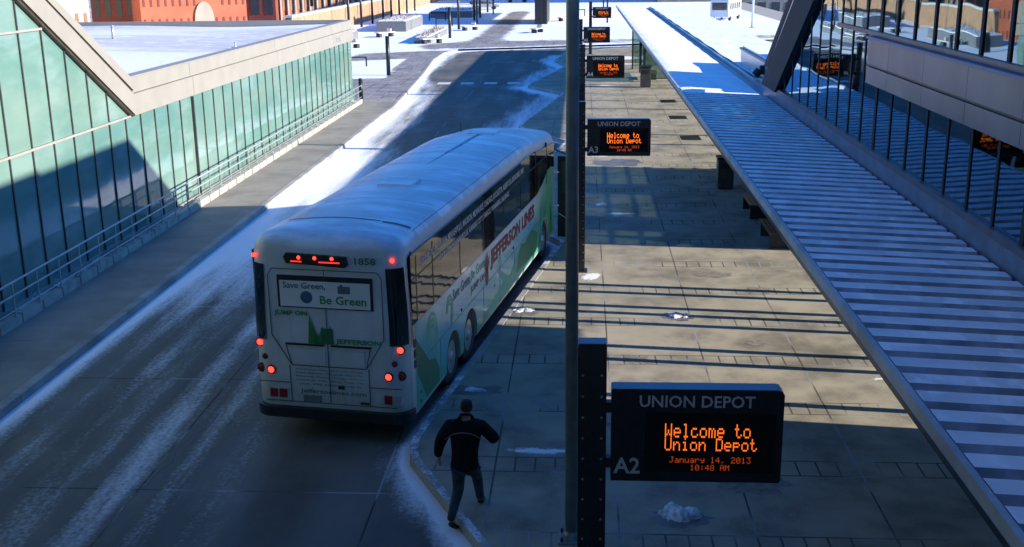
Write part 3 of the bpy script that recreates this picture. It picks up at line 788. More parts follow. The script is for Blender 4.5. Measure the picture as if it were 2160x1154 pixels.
# ground-level base of the hall (shades the near platform)
rp(MB().box(XK, XK + .25, -12, 17.1, 0, 3.4), 'base_wall', M['outer_wall'])
for y in (4.5, 10.5, 17.0): rp(MB().box(XK - .1, XK + .3, y - .15, y + .15, 0, 3.4), 'pier', M['concrete'])
# things seen through the glass: columns and ledge inside
for y in (9, 13.2, 19, 24.5): rp(MB().tube((8.4, y, 3.6), (8.4, y, 9.8), .14), 'inner_column', M['inner'], smooth=True)

# parapet box beyond the hall
pb = empty('roof_plant_box', (7.2, 40.5, 3.66), 0, 'low grey metal plant box with snow on top, just past the raking beam', 'roof box')
MB().box(-1.0, 3.0, -5.8, 4.3, 0, .55).build('casing', M['silver'], pb)
MB().box(-1.06, 3.06, -5.86, 4.36, .552, .62).build('coping', M['fascia'], pb)
MB().box(-.95, 2.95, -5.7, 4.2, .622, .68).build('snow_cap', M['snow'], pb)
MB().tube((-1.15, -1.5, .28), (-1.0, -1.5, .28), .16, n=16).tube((-1.15, -1.5, .28), (-1.3, -1.5, .10), .14, n=12).build('vent_hood', M['dark_metal'], pb)

# glazed stair enclosure below the canopy
vs = empty('glazed_stair_enclosure', (7.6, 35.5, 0), 0, 'dark framed glass enclosure half hidden beneath the canopy beside the litter bin', 'enclosure')
M['tint'] = glass_clear('tinted_glass', (.34, .42, .36), .08)
# panes between mullions
for k in range(7):
    y0 = -6.0 + k * 1.75
    if k in (1, 4): MB().box(-.62, -.58, y0 + .04, y0 + 1.71, .05, 3.3).build('solid_panel', M['black'], vs)
    else: MB().box(-.61, -.59, y0 + .04, y0 + 1.71, .45, 3.3).build('glass_pane', M['tint'], vs)
    MB().box(-.66, -.54, y0 - .04, y0 + .04, 0, 3.38).build('post', M['dark_metal'], vs)
for k in range(9): MB().box(-.64, -.56, -6, 6.3, .62 + k * .29, .66 + k * .29 + (.05 if k % 3 == 0 else 0)).build('shadow_bar', M['dark_metal'], vs)  # bars added to break up the enclosure's cast shadow
MB().box(-.66, -.54, -6, 6.3, 3.25, 3.38).box(-.66, -.54, -6, 6.3, .36, .44).build('frame_rail', M['dark_metal'], vs)
MB().box(1.4, 1.5, -5.2, 5.6, 0, 2.2).build('stair_wall', M['outer_wall'], vs)
MB().add([(-.6, -5.9, 0), (1.8, -5.2, 0), (1.8, -5.2, 3.2), (-.6, -5.9, 1.1)], [(0, 1, 2, 3)]).build('raked_wall', M['outer_wall'], vs)
# benches under the canopy
def make_bench():
    t = empty('platform_bench', (0, 0, 0), 0, '-', 'bench', 'benches at the canopy edge')
    b = MB()
    for k in range(5): b.box(-.28 + k * .115, -.19 + k * .115, -.9, .9, .42, .46)
    b.build('seat', M['bronze'], t)
    b = MB()
    for k in range(3): b.box(.30, .34, -.9, .9, .55 + k * .12, .64 + k * .12)
    b.build('backrest', M['bronze'], t)
    for y in (-.75, .75): MB().box(-.25, .30, y - .03, y + .03, 0, .42).box(.28, .33, y - .03, y + .03, .42, .9).build('leg', M['dark_metal'], t)
    return t
b0 = make_bench(); b0.location = (5.35, 34.2, 0); b0['label'] = 'slatted bench beneath the canopy edge, nearer the litter bin'
b1 = copy_tree(b0); b1.location = (5.35, 30.6, 0); b1['label'] = 'slatted bench beneath the canopy edge, nearer the ribbed roof joint'

# litter bins
def make_bin():
    t = empty('litter_bin', (0, 0, 0), 0, '-', 'litter bin', 'square metal litter bins')
    MB().box(-.27, .27, -.27, .27, .03, 1.0).build('casing', M['bin'], t, bevel=.015)
    MB().box(-.30, .30, -.30, .30, 1.02, 1.10).build('lid', M['dark_metal'], t, bevel=.01)
    MB().box(-.16, .16, -.283, -.271, .72, .90).build('opening', M['black'], t)
    MB().box(-.24, .24, -.24, .24, 0, .04).build('base', M['black'], t)
    return t
M['bin'] = mat('bin_metal', (.055, .055, .05), .5, .3, .2, 4)
n0 = make_bin(); n0.location = (4.93, 38.3, 0); n0['label'] = 'dark square litter bin standing at the canopy edge by the bench'
n1 = copy_tree(n0); n1.location = (3.95, 70.3, 0); n1.scale = (1.15, 1.15, 1.2); n1['label'] = 'far square litter bin standing in front of the glass wind shelter'

# wind shelter far along the platform
ws = empty('wind_shelter', (4.0, 80, 0), 0, 'clear glass wind shelter with thin dark posts under the far canopy', 'shelter')
for (x, y) in ((-.35, 2.2), (.05, -.4), (2.0, 2.2), (2.0, -.4), (.05, -6.5), (2.0, -6.5)): MB().box(x - .05, x + .05, y - .05, y + .05, 0, 3.3).build('post', M['black'], ws)
MB().box(.09, .11, -6.4, -.5, .25, 2.6).build('glass_pane', M['shelter_glass'], ws)
MB().box(.1, 1.95, -6.52, -6.50, .25, 2.6).build('glass_pane', M['shelter_glass'], ws)
MB().box(-.3, 2.0, 2.2, 2.22, .25, 2.6).build('glass_pane', M['shelter_glass'], ws)
MB().box(.1, .14, -6.4, -.5, 2.6, 2.68).box(.1, 2, -6.53, -6.47, 2.6, 2.68).box(.1, 2, -6.53, -6.47, .18, .25).build('frame', M['black'], ws)
MB().box(.5, .95, -5.6, -3.4, .42, .47).box(.55, .9, -5.4, -5.3, 0, .42).box(.55, .9, -3.7, -3.6, 0, .42).build('seat', M['bronze'], ws)

# ------------------------------------------------------------------ departure signs
FONT = {'W': ['10001', '10001', '10001', '10101', '10101', '11011', '10001'], 'e': ['00000', '00000', '01110', '10001', '11111', '10000', '01110'], 'l': ['01100', '00100', '00100', '00100', '00100', '00100', '01110'],
 'c': ['00000', '00000', '01110', '10000', '10000', '10001', '01110'], 'o': ['00000', '00000', '01110', '10001', '10001', '10001', '01110'], 'm': ['00000', '00000', '11010', '10101', '10101', '10101', '10101'],
 't': ['01000', '01000', '11100', '01000', '01000', '01001', '00110'], 'U': ['10001'] * 6 + ['01110'], 'n': ['00000', '00000', '10110', '11001', '10001', '10001', '10001'], 'i': ['00100', '00000', '01100', '00100', '00100', '00100', '01110'],
 'D': ['11110', '10001', '10001', '10001', '10001', '10001', '11110'], 'p': ['00000', '00000', '11110', '10001', '11110', '10000', '10000'], 'J': ['00111', '00010', '00010', '00010', '00010', '10010', '01100'],
 'a': ['00000', '00000', '01110', '00001', '01111', '10001', '01111'], 'u': ['00000', '00000', '10001', '10001', '10001', '10011', '01101'], 'r': ['00000', '00000', '10110', '11001', '10000', '10000', '10000'],
 'y': ['00000', '00000', '10001', '10001', '01111', '00001', '01110'], '1': ['00100', '01100', '00100', '00100', '00100', '00100', '01110'], '4': ['00010', '00110', '01010', '10010', '11111', '00010', '00010'],
 ',': ['00000'] * 5 + ['00100', '01000'], '2': ['01110', '10001', '00001', '00110', '01000', '10000', '11111'], '0': ['01110', '10001', '10011', '10101', '11001', '10001', '01110'],
 '3': ['11111', '00010', '00100', '00010', '00001', '10001', '01110'], ':': ['00000', '00100', '00100', '00000', '00100', '00100', '00000'], '8': ['01110', '10001', '10001', '01110', '10001', '10001', '01110'],
 'A': ['01110', '10001', '10001', '11111', '10001', '10001', '10001'], 'M': ['10001', '11011', '10101', '10101', '10001', '10001', '10001'], ' ': ['00000'] * 7}
def led(mb, txt, x0, x1, z0, z1, y):
    n = len(txt) * 6 - 1; dx = (x1 - x0) / n; dz = (z1 - z0) / 7
    for k, ch in enumerate(txt):
        for r_, row in enumerate(FONT[ch]):
            for c_, b in enumerate(row):
                if b == '1':
                    x = x0 + (k * 6 + c_) * dx; z = z1 - (r_ + 1) * dz
                    mb.box(x + dx * .10, x + dx * .86, y - .003, y, z + dz * .06, z + dz * .94)
M['sign_face'] = mat('sign_face', (.012, .016, .022), .25, .2, .2, 3)
M['sign_top'] = mat('sign_top', (.06, .085, .13), .3, .5, .15, 3)
M['screen'] = mat('screen_glass', (.004, .004, .004), .12, 0, .1, 3)
M['sign_letter'] = mat('sign_letter', (.46, .48, .50), .4, .3, .05, 5)
def make_sign(code, x, y, zt, label):
    """origin at the post base; panel hangs to the right"""
    t = empty('departure_sign', (x, y, 0), 0, label, 'sign', 'bus bay departure signs on riveted posts')
    ZP = 3.86; W = 1.55; xa = .175; zb = ZP - .90
    MB().box(-.13, .13, -.09, .09, 0, zt).build('post', M['sign_face'], t, bevel=.006)
    MB().box(-.125, .125, -.085, .085, zt + .001, zt + .012).build('post_cap', M['sign_top'], t)
    rv = MB(); z = .3
    while z < zt - .1:
        for xx_ in (-.085, .085): rv.lathe([(.013, 0), (.011, .006), (.004, .009)], (0, 0, 0), 'y', 8)
        n_ = len(rv.v)
        for q, xx_ in ((2, -.085), (1, .085)):
            for i in range(n_ - q * 24, n_ - (q - 1) * 24):
                vx = rv.v[i]; rv.v[i] = (vx[0] + xx_, -.090 - vx[1], vx[2] + z)
        z += .205
    rv.build('rivets', M['pole_grey'], t)
    MB().box(.13, xa, -.04, .04, ZP - .25, ZP - .15).box(.13, xa, -.04, .04, zb + .1, zb + .2).build('bracket', M['dark_metal'], t)
    MB().prism([(xa, zb), (xa + W - .015, zb), (xa + W, zb + .03), (xa + W, ZP - .04), (xa + W - .03, ZP), (xa, ZP)], 1, -.10, .08).build('panel', M['sign_face'], t)
    MB().box(xa + .01, xa + W - .05, -.095, .075, ZP + .001, ZP + .008).build('panel_cap', M['sign_top'], t)
    def X(px): return xa + (px - 225) / 913 * W
    def Z(py): return zb + (812 - py) / 472 * .90
    MB().box(X(405), X(1100), -.103, -.101, Z(760), Z(455)).build('screen', M['screen'], t)
    mes = [place_mesh(text_mesh('UNION DEPOT', .12, X(985) - X(375), Z(368) - Z(428), .0015, .002), (X(375), -.105, Z(426)), (1, 0, 0), (0, 0, 1)),
           place_mesh(text_mesh(code, .2, X(382) - X(240), Z(690) - Z(773), .003, .002), (X(240), -.105, Z(771)), (1, 0, 0), (0, 0, 1))]
    link('station_name', mes[0], M['sign_letter'], t); link('bay_number', mes[1], M['sign_letter'], t)
    a = MB(); led(a, 'Welcome to', X(512), X(968), Z(580), Z(508), -.104); led(a, 'Union Depot', X(512), X(1005), Z(648), Z(582), -.104); a.build('message_lines', M['amber_led'], t)
    a = MB(); led(a, 'January 14, 2013', X(540), X(975), Z(711), Z(679), -.104); led(a, '10:48 AM', X(652), X(862), Z(750), Z(720), -.104); a.build('date_lines', M['amber_dim'], t)
    MB().box(-.2, .2, -.2, .2, 0, .02).build('base_plate', M['dark_metal'], t)
make_sign('A2', .11, 9.6, 4.28, 'nearest departure sign, large, on a black riveted post, marked A2')
make_sign('A3', -.03, 27.5, 4.28, 'second departure sign, marked A3, its post ending in the sunlit paving')
make_sign('A4', .02, 46.5, 4.30, 'third departure sign, marked A4, above and behind A3')
make_sign('A5', -.08, 67.0, 4.30, 'fourth departure sign, small, marked A5')
make_sign('A6', .72, 96.0, 4.30, 'farthest and smallest departure sign at the top of the row')

# ------------------------------------------------------------------ lamp post in the foreground
lpz = empty('lamp_post', (-.11, 13.75, 0), 0, 'tall round grey lamp post rising in front of the coach and out of view', 'lamp post')
MB().tube((0, 0, .1), (0, 0, 14), .087, .072, n=24).build('shaft', M['pole_grey'], lpz, smooth=True)
MB().box(-.17, .17, -.17, .17, 0, .03).lathe([(.13, .03), (.12, .10), (.09, .14)], (0, 0, 0), 'z', 20).build('base_plate', M['pole_grey'], lpz)
b_ = MB()
for sx in (-1, 1):
    for sy in (-1, 1): b_.tube((sx * .13, sy * .13, .03), (sx * .13, sy * .13, .09), .018, n=6)
b_.build('bolts', M['dark_metal'], lpz)
MB().bar((0, 0, 13.8), (-1.6, 0, 14.1), .07, .07).build('arm', M['pole_grey'], lpz)
MB().box(-2.2, -1.5, -.14, .14, 14.0, 14.14).build('lamp_head', M['pole_grey'], lpz)

# ------------------------------------------------------------------ the coach
BL = 13.8; BW = 1.30; BSC = (1.055, 1.03, 1.055)
bus = empty('coach', (-4.17, 17.30, -.15), R(-8.6), 'white, blue and green motor coach with brake lights lit, parked in the bay', 'bus')
bus.scale = BSC
def outline(inset, y0=0.0, y1=BL, rr=.34, rf=.42, n=8, hw=BW):
    a = hw - inset; pts = []
    ya = y0 + inset * .5; yb = y1 - inset * .8; rr_ = max(.05, min(rr, a - .05)); rf_ = max(.05, min(rf, a - .05))
    for cx, cy, r_, s in ((a - rr_, ya + rr_, rr_, -90), (a - rf_, yb - rf_, rf_, 0), (-a + rf_, yb - rf_, rf_, 90), (-a + rr_, ya + rr_, rr_, 180)):
        for i in range(n + 1):
            t = R(s + 90 * i / n); pts.append((cx + r_ * math.cos(t), cy + r_ * math.sin(t)))
    return pts
def dip(y): return -.24 * sstep(BL - 4.2, BL, y)       # the roof falls a little towards the front
levels = [(.33, 0.03), (.40, 0), (1.2, 0), (2.0, .0), (3.02, .035), (3.15, .06), (3.235, .11), (3.30, .21), (3.35, .42), (3.39, .78), (3.41, 1.1), (3.413, 1.24)]
bm = bmesh.new(); rings = []
for z, ins in levels:
    o_ = outline(ins); 
    # side is cut into segments so that the roof may dip and bend
    seg = []
    for i, (x, y) in enumerate(o_):
        seg.append((x, y))
        nx_ = o_[(i + 1) % len(o_)]
        if abs(nx_[1] - y) > 2:
            for k in range(1, 14): seg.append((x + (nx_[0] - x) * k / 14, y + (nx_[1] - y) * k / 14))
    rings.append([bm.verts.new((x, y, z + (dip(y) if z > 2.9 else 0))) for x, y in seg])
for a, b_ in zip(rings, rings[1:]):
    n = len(a)
    for i in range(n): bm.faces.new((a[i], a[(i + 1) % n], b_[(i + 1) % n], b_[i]))
bm.faces.new(rings[0][::-1]); bm.faces.new(rings[-1])
bmesh.ops.recalc_face_normals(bm, faces=bm.faces)
me = bpy.data.meshes.new('body'); bm.to_mesh(me); bm.free()
body = link('body', me, M['bus_white'], bus, True)
# wheel arches cut out of the body
AX = [(2.75, .50), (4.02, .52), (11.95, .54)]
cut = MB()
for y, r_ in AX:
    for sx in (-1, 1):
        pts = [(y + r_ * math.cos(R(t)), .50 + r_ * math.sin(R(t)) * 1.02) for t in range(0, 181, 12)] + [(y - r_, .1), (y + r_, .1)]
        cut.prism(pts, 0, sx * .80 - .0, sx * 1.6)
co_ = cut.build('cutter', M['black'])
co_.parent = bus
md = body.modifiers.new('b', 'BOOLEAN'); md.operation = 'DIFFERENCE'; md.solver = 'EXACT'; md.object = co_; md.use_self = True
bpy.context.view_layer.update()
me2 = bpy.data.meshes.new_from_object(body.evaluated_get(bpy.context.evaluated_depsgraph_get()))
body.modifiers.clear(); body.data = me2
me2.materials.clear(); me2.materials.append(M['bus_white'])
bpy.data.objects.remove(co_)
def angle_smooth(me, deg=35):
    bm = bmesh.new(); bm.from_mesh(me)
    for e in bm.edges:
        e.smooth = len(e.link_faces) == 2 and e.calc_face_angle(3) < R(deg)
    for f in bm.faces: f.smooth = True
    bm.to_mesh(me); bm.free()
angle_smooth(me2)
MB().box(-1.05, 1.05, .5, 13.0, .30, .9).build('underbody', M['black'], bus)

SX = BW + .004
def side_panel(name, poly, m, off=0.0, both=False):
    """polygon (y,z) on the right flank, 4+ mm proud"""
    mb = MB(); mb.prism(poly, 0, BW - .03, SX + off)
    return mb.build(name, m, bus)
# flank livery sheet with arches left open
def arch_pts(y, r_, rev=False):
    return [(y + r_ * math.cos(R(t)), .50 + r_ * math.sin(R(t)) * 1.02) for t in range(0, 181, 12)]
low = [(.42, .42)]
for y, r_ in AX:
    a = arch_pts(y, r_ + .02)[::-1]
    if y == AX[1][0] or y == AX[0][0]: pass
    low += [(a[0][0], .42)] + a[0:] + [(a[-1][0], .42)]
# two rear arches overlap slightly in plan: keep order monotone
lowm = []
for q in low + [(13.3, .42)]:
    if not lowm or q[0] >= lowm[-1][0] - 1e-6: lowm.append(q)
top = [(13.3, 2.12), (12.8, 2.22), (12.3, 2.20), (11.6, 1.98), (10.9, 1.86), (.42, 1.86)]
def sheet(poly, name, m, off, dz=None):
    mb = MB(); n = len(poly)
    mb.add([(SX + off, y, z) for y, z in poly], [tuple(range(n))]); o = mb.build(name, m, bus)
    bm = bmesh.new(); bm.from_mesh(o.data); bmesh.ops.triangulate(bm, faces=bm.faces, ngon_method='EAR_CLIP')
    for f in bm.faces:
        f.normal_update()
        if f.normal.x < 0: f.normal_flip()
    bm.to_mesh(o.data); bm.free(); return o
sheet(lowm + top, 'flank_livery', M['livery'], .002)
# window band
side_panel('window_band', [(.30, 1.88), (10.85, 1.88), (11.6, 2.0), (12.3, 2.22), (12.8, 2.24), (13.32, 2.14), (13.32, 2.78), (9.8, 2.99), (.30, 3.01)], M['bus_window'], .004)
for y in (.55, 1.5, 3.3, 5.15, 7.0, 8.85, 10.7, 12.2): side_panel('window_divider', [(y, 1.90), (y + .05, 1.90), (y + .05, 2.95), (y, 2.95)], M['black'], .008)
side_panel('window_top_rail', [(.3, 2.60), (12.6, 2.60), (12.6, 2.625), (.3, 2.625)], M['black'], .008)
# left flank window band (other side)
mb = MB().prism([(.30, 1.88), (13.3, 1.88), (13.3, 2.78), (9.8, 2.99), (.30, 3.01)], 0, -SX - .004, -BW + .03); mb.build('window_band', M['bus_window'], bus)
# decals
def decal(poly, name, m, k=1): return sheet(poly, name, m, .004 + .001 * k)
decal([(.44, 1.62), (1.15, 1.02), (1.55, .92), (1.75, .66), (1.75, .44), (.95, .44), (.5, 1.0)], 'livery_hill', M['dkgreen_ink'], 1)
decal([(5.0, .44), (10.0, .44), (10.2, .80), (9.4, .92), (8.9, 1.10), (8.3, .95), (7.6, .72), (6.3, 1.22), (6.9, .78), (5.8, .62), (5.0, .58)], 'livery_hill', M['teal_ink'], 1)
decal([(8.3, .60), (10.7, .50), (11.0, .9), (10.2, 1.15), (9.4, 1.05), (8.9, 1.12), (8.5, .9)], 'livery_tree_line', M['dkgreen_ink'], 2)
def swirl(cy, cz, r_):
    mb = MB(); 
    for q, rr2 in enumerate((r_, r_ * .72, r_ * .45)):
        n = 26; w_ = .07 * r_ / .4
        for i in range(n):
            a0 = R(-70 + 250 * i / n); a1 = R(-70 + 250 * (i + 1) / n)
            k0 = rr2 * (1 - .25 * i / n); k1 = rr2 * (1 - .25 * (i + 1) / n)
            mb.add([(SX + .006, cy + math.cos(a) * k * .8, cz + math.sin(a) * k) for a, k in ((a0, k0), (a0, k0 + w_), (a1, k1 + w_ * .9), (a1, k1))], [(0, 1, 2, 3)])
    mb.build('livery_swirl', M['green_soft'], bus)
M['green_soft'] = mat('soft_green_ink', (.14, .42, .26), .45, 0, .2, 3)
swirl(1.35, 1.36, .42); swirl(2.5, 1.45, .30); swirl(6.6, 1.25, .18)
rr = random.Random(2)
bl = MB()
for k in range(16):
    y = 10.2 + rr.uniform(0, 2.7); h = rr.uniform(.35, 1.1); d_ = rr.uniform(-.3, .3)
    if 11.3 < y < 12.6: z0 = 1.12
    else: z0 = .5
    bl.add([(SX + .0075, y, z0), (SX + .0075, y + .09, z0), (SX + .0075, y + .06 + d_, min(2.0, z0 + h))], [(0, 1, 2)])
bl.build('livery_grass', M['green_ink'], bus)
# flank lettering
def side_text(txt, y, z, wid, hgt, m, name, bold=.004, shear=0.0):
    me = text_mesh(txt, .3, wid, hgt, bold, .001, shear=shear); place_mesh(me, (SX + .008, y, z), (0, 1, 0), (0, 0, 1)); return link(name, me, m, bus)
side_text('JEFFERSON LINES', 5.75, 1.32, 4.75, .42, M['red_ink'], 'operator_name', .012)
side_text('Save Green,', 2.75, 1.52, 1.3, .24, M['grey_ink'], 'slogan', .003, .15)
side_text('Be Green', 4.1, 1.56, 1.15, .2, M['green_soft'], 'slogan', .003, .15)
side_text('JUMP ON', 4.05, 1.28, 1.2, .17, M['grey_ink'], 'slogan', .003)
side_text('SIOUX FALLS, DULUTH, MINNEAPOLIS, MADISON, MILWAUKEE, CHICAGO, ROCHESTER, ALBERT LEA, DES MOINES, AMES', .85, 2.70, 8.4, .145, M['white_ink'], 'route_lettering', .001)
side_text('DULUTH, MINNEAPOLIS, KANSAS CITY, FARGO, WINNIPEG, BILLINGS', 2.0, 2.49, 5.6, .125, M['white_ink'], 'route_lettering', .001)
# leaf emblem before the name
em = MB()
for k in range(5):
    a = R(50 + 20 * k); em.add([(SX + .009, 5.42, 1.28), (SX + .009, 5.42 + math.cos(a - .12) * .26, 1.28 + math.sin(a - .12) * .36), (SX + .009, 5.42 + math.cos(a) * .40, 1.28 + math.sin(a) * .55), (SX + .009, 5.42 + math.cos(a + .12) * .26, 1.28 + math.sin(a + .12) * .36)], [(0, 1, 2, 3)])
em.lathe([(.13, 0), (.13, .001)], (0, 0, 0), 'x', 14)
for i in range(len(em.v) - 28, len(em.v)): v_ = em.v[i]; em.v[i] = (v_[0] + SX + .008, v_[1] + 5.42, v_[2] * 1.5 + 1.30)
em.build('emblem', M['red_ink'], bus)
# panel seams on the flank
sm = MB()
sm.box(SX + .003, SX + .006, .45, 11.3, 1.150, 1.157)
for y in (1.0, 1.85, 5.1, 6.6, 8.1, 9.6, 11.1): sm.box(SX + .003, SX + .006, y, y + .008, .44, 1.15)
sm.build('panel_seams', M['fascia_joint'], bus)
for y, z in ((3.35, 1.22), (8.0, 1.25)): MB().lathe([(.035, 0), (.03, .02)], (SX, y, z), 'x', 10).build('side_marker', M['red_lens'], bus)
for y, z in ((6.1, .92), (.62, .66), (.62, .50)): MB().lathe([(.03, 0), (.03, .006)], (SX + .003, y, z), 'x', 10).build('cap', M['black'], bus)
for k in range(3): MB().box(SX, SX + .008, .33, .43, 1.16 + k * .17, 1.29 + k * .17).build('corner_vent', M['black'], bus)

# wheels
def wheel(y, sx, dual=False, style=0):
    t = MB(); X0 = sx * 1.27; prof = [(.30, -.15), (.44, -.15), (.50, -.12), (.52, -.08), (.52, .08), (.50, .12), (.44, .145), (.31, .14), (.30, .10)]
    t.lathe(prof, (sx * 1.12, y, .515), 'x', 32); w_ = t.build('wheel', M['rubber'], bus, True); angle_smooth(w_.data, 40)
    r_ = MB(); f_ = 1 if sx > 0 else -1
    r_.lathe([(.31, .13 * f_), (.30, .10 * f_), (.22, .04 * f_), (.12, .07 * f_), (.10, .15 * f_), (.06, .16 * f_)], (sx * 1.12, y, .515), 'x', 28)
    rm = r_.build('rim', M['chrome'], w_, True); angle_smooth(rm.data, 30)
    h = MB()
    for k in range(10):
        a = 2 * math.pi * k / 10; h.tube((sx * 1.12 + f_ * .055, y + math.cos(a) * .245, .515 + math.sin(a) * .245), (sx * 1.12 + f_ * .085, y + math.cos(a) * .245, .515 + math.sin(a) * .245), .026, n=8)
        a += .3; h.tube((sx * 1.12 + f_ * .06, y + math.cos(a) * .16, .515 + math.sin(a) * .16), (sx * 1.12 + f_ * .10, y + math.cos(a) * .16, .515 + math.sin(a) * .16), .015, n=6)
    h.build('nuts', M['black'], w_)
    return w_
for y, _ in AX:
    for sx in (1, -1): wheel(y, sx)

# rear end --------------------------------------------------------------
RY = -.004
def rear_box(name, x0, x1, z0, z1, m, d=.012, parent=None, bevel=0): return MB().box(x0, x1, RY - d, .02, z0, z1).build(name, m, parent or bus, bevel=bevel)
# corner windows wrap round the rear quarters
def arc_strip(name, side, a0, a1, z0, z1, m, off=.006, inset=0.0, r_=.34):
    mb = MB(); n = 8; cx = BW - inset - r_; cy = r_
    V = []
    zs = [z0, 2.0, z1]
    for i in range(n + 1):
        t = R(a0 + (a1 - a0) * i / n)
        for z in zs:
            ins = .0 if z <= 2 else .035 * (z - 2) / 1.02
            V.append((side * (cx - ins + (r_ + off) * math.cos(t)), cy + ins * .5 + (r_ + off) * math.sin(t), z))
    F = [(3 * i + k, 3 * i + k + 1, 3 * i + k + 4, 3 * i + k + 3) for i in range(n) for k in (0, 1)]
    mb.add(V, F); return mb.build(name, m, bus, True)
for s_ in (1, -1): arc_strip('corner_window', s_, -80, -26, 1.62, 2.86, M['bus_window'], .012)
arc_strip('corner_seam', 1, -22, -21, .5, 2.9, M['fascia_joint'], .004)
arc_strip('corner_glass', 1, -14, 0, 1.55, 2.98, M['bus_window'], .006)
# engine door with seams
sm = MB()
def seam(x0, z0, x1, z1, w_=.012):
    sm.bar((x0, RY - .006, z0), (x1, RY - .006, z1), w_, .008, up=(0, 1, 0))
ed = [(-.86, 2.80), (.86, 2.80), (.93, 2.70), (.93, 1.72), (.62, 1.22), (-.62, 1.22), (-.93, 1.72), (-.93, 2.70)]
for a, b_ in zip(ed, ed[1:] + ed[:1]): seam(a[0], a[1], b_[0], b_[1])
seam(0, 2.8, 0, .62, .012); seam(-.66, 1.22, -.66, .6); seam(.66, 1.22, .66, .6); seam(-1.2, .92, -.66, .92); seam(.66, .92, 1.2, .92); seam(-1.1, .60, 1.1, .60)
seam(-.70, 1.55, -.62, 1.22); seam(.70, 1.55, .62, 1.22)
sm.build('door_seams', M['fascia_joint'], bus)
# window frame recess with poster
rear_box('poster_frame', -.78, .78, 2.18, 2.70, M['black'], .010)
pf = rear_box('poster', -.74, .74, 2.20, 2.62, M['white_paint'], .018)
def rear_text(txt, x, z, wid, hgt, m, name, bold=.003, d=.022, ext=.001):
    me = text_mesh(txt, .3, wid, hgt, bold, ext); place_mesh(me, (x, RY - d, z), (1, 0, 0), (0, 0, 1)); return link(name, me, m, bus)
rear_text('Save Green,', -.68, 2.48, .70, .12, M['dkgreen_ink'], 'slogan')
rear_text('Be Green', -.08, 2.26, .76, .14, M['green_ink'], 'slogan', .006)
MB().lathe([(.10, 0), (.10, .002)], (-.30, RY - .021, 2.36), 'y', 20).build('globe_picture', M['blue_ink'], bus)
MB().box(.22, .42, RY - .021, RY - .018, 2.44, 2.56).box(.26, .30, RY - .021, RY - .018, 2.56, 2.59).build('plug_picture', M['grey_ink'], bus)
rear_text('JUMP ON', -.86, 2.03, .55, .10, M['green_ink'], 'slogan', .010, .012)
rear_text('JEFFERSON', .14, 1.60, .74, .10, M['green_ink'], 'operator_name', .010, .012)
lf = MB()
for x0, x1, xt, zt_ in ((-.32, -.12, -.28, 2.08), (-.28, -.05, -.30, 1.95), (-.22, -.02, -.06, 1.9), (.0, .12, .06, 1.92), (-.08, .08, .04, 1.84)): lf.add([(x0, RY - .011, 1.60), (x1, RY - .011, 1.60), (xt, RY - .011, zt_)], [(0, 1, 2)])
lf.build('grass_picture', M['green_ink'], bus)
MB().box(-.10, .10, RY - .013, RY - .009, 1.64, 1.86).build('frog_picture', M['dkgreen_ink'], bus)
MB().box(-.70, -.06, RY - .03, .0, 1.565, 1.59).box(.06, .72, RY - .03, .0, 1.565, 1.59).build('intake_lip', M['black'], bus)
MB().box(-.60, -.05, RY - .012, 0, 1.26, 1.50).box(.05, .60, RY - .012, 0, 1.26, 1.50).build('intake_panel', M['bus_white'], bus)
for k in range(5): rear_text(['Des Moines, Fargo, Sioux Falls, Omaha', 'Duluth, Rochester, Minneapolis, Kansas City', 'Milwaukee, Madison, Chicago, Winona', 'Little Rock, Tulsa, Billings, Rapid City', 'over 450 destinations in'][k], -.56 + .05 * (k == 4), 1.14 - .06 * k, 1.12 - .1 * (k == 4), .035, M['grey_ink'], 'small_print', .0, .011)
rear_text('Jeffersonlines.com', -.50, .74, 1.10, .095, M['grey_ink'], 'web_address', .003, .012)
rear_text('1858', .52, 2.92, .34, .11, M['dkgreen_ink'], 'fleet_number', .005, .03)
rear_box('licence_plate', -.46, -.16, .61, .72, M['grey_ink'], .012)
rear_box('small_badge', .50, .64, .62, .66, M['amber_metal'] if 'amber_metal' in M else M['bronze'], .012)
rear_box('door_latch', .14, .24, .86, .91, M['black'], .014)
# high light bar
lbz = MB().prism([(-.60, 2.90), (.36, 2.86), (.40, 2.90), (.38, 3.03), (-.60, 3.06), (-.64, 3.0)], 1, -.035, .06).build('light_bar', M['black'], bus)
for x in (-.38, -.12, .16): MB().lathe([(.03, 0), (.02, .012)], (0, 0, 0), 'y', 10).build('bar_lamp', M['red_light'], lbz).location = (x, -.048, 3.0)
for x0, x1 in ((-.52, -.34), (-.06, .28)): MB().box(x0, x1, -.040, -.035, 2.925, 2.945).build('bar_strip', M['red_dim'], lbz)
for x in (-1.16, 1.10): MB().lathe([(.035, 0), (.03, .02), (.015, .03)], (0, 0, 0), 'y', 12).build('marker_lamp', M['red_light'] if True else 0, bus).location = (x, .0 if abs(x) < 1 else .035, 2.99)
MB().lathe([(.03, 0), (.02, .02)], (BW - .03, .42, 3.02), 'x', 10).build('marker_lamp', M['red_lens'], bus)
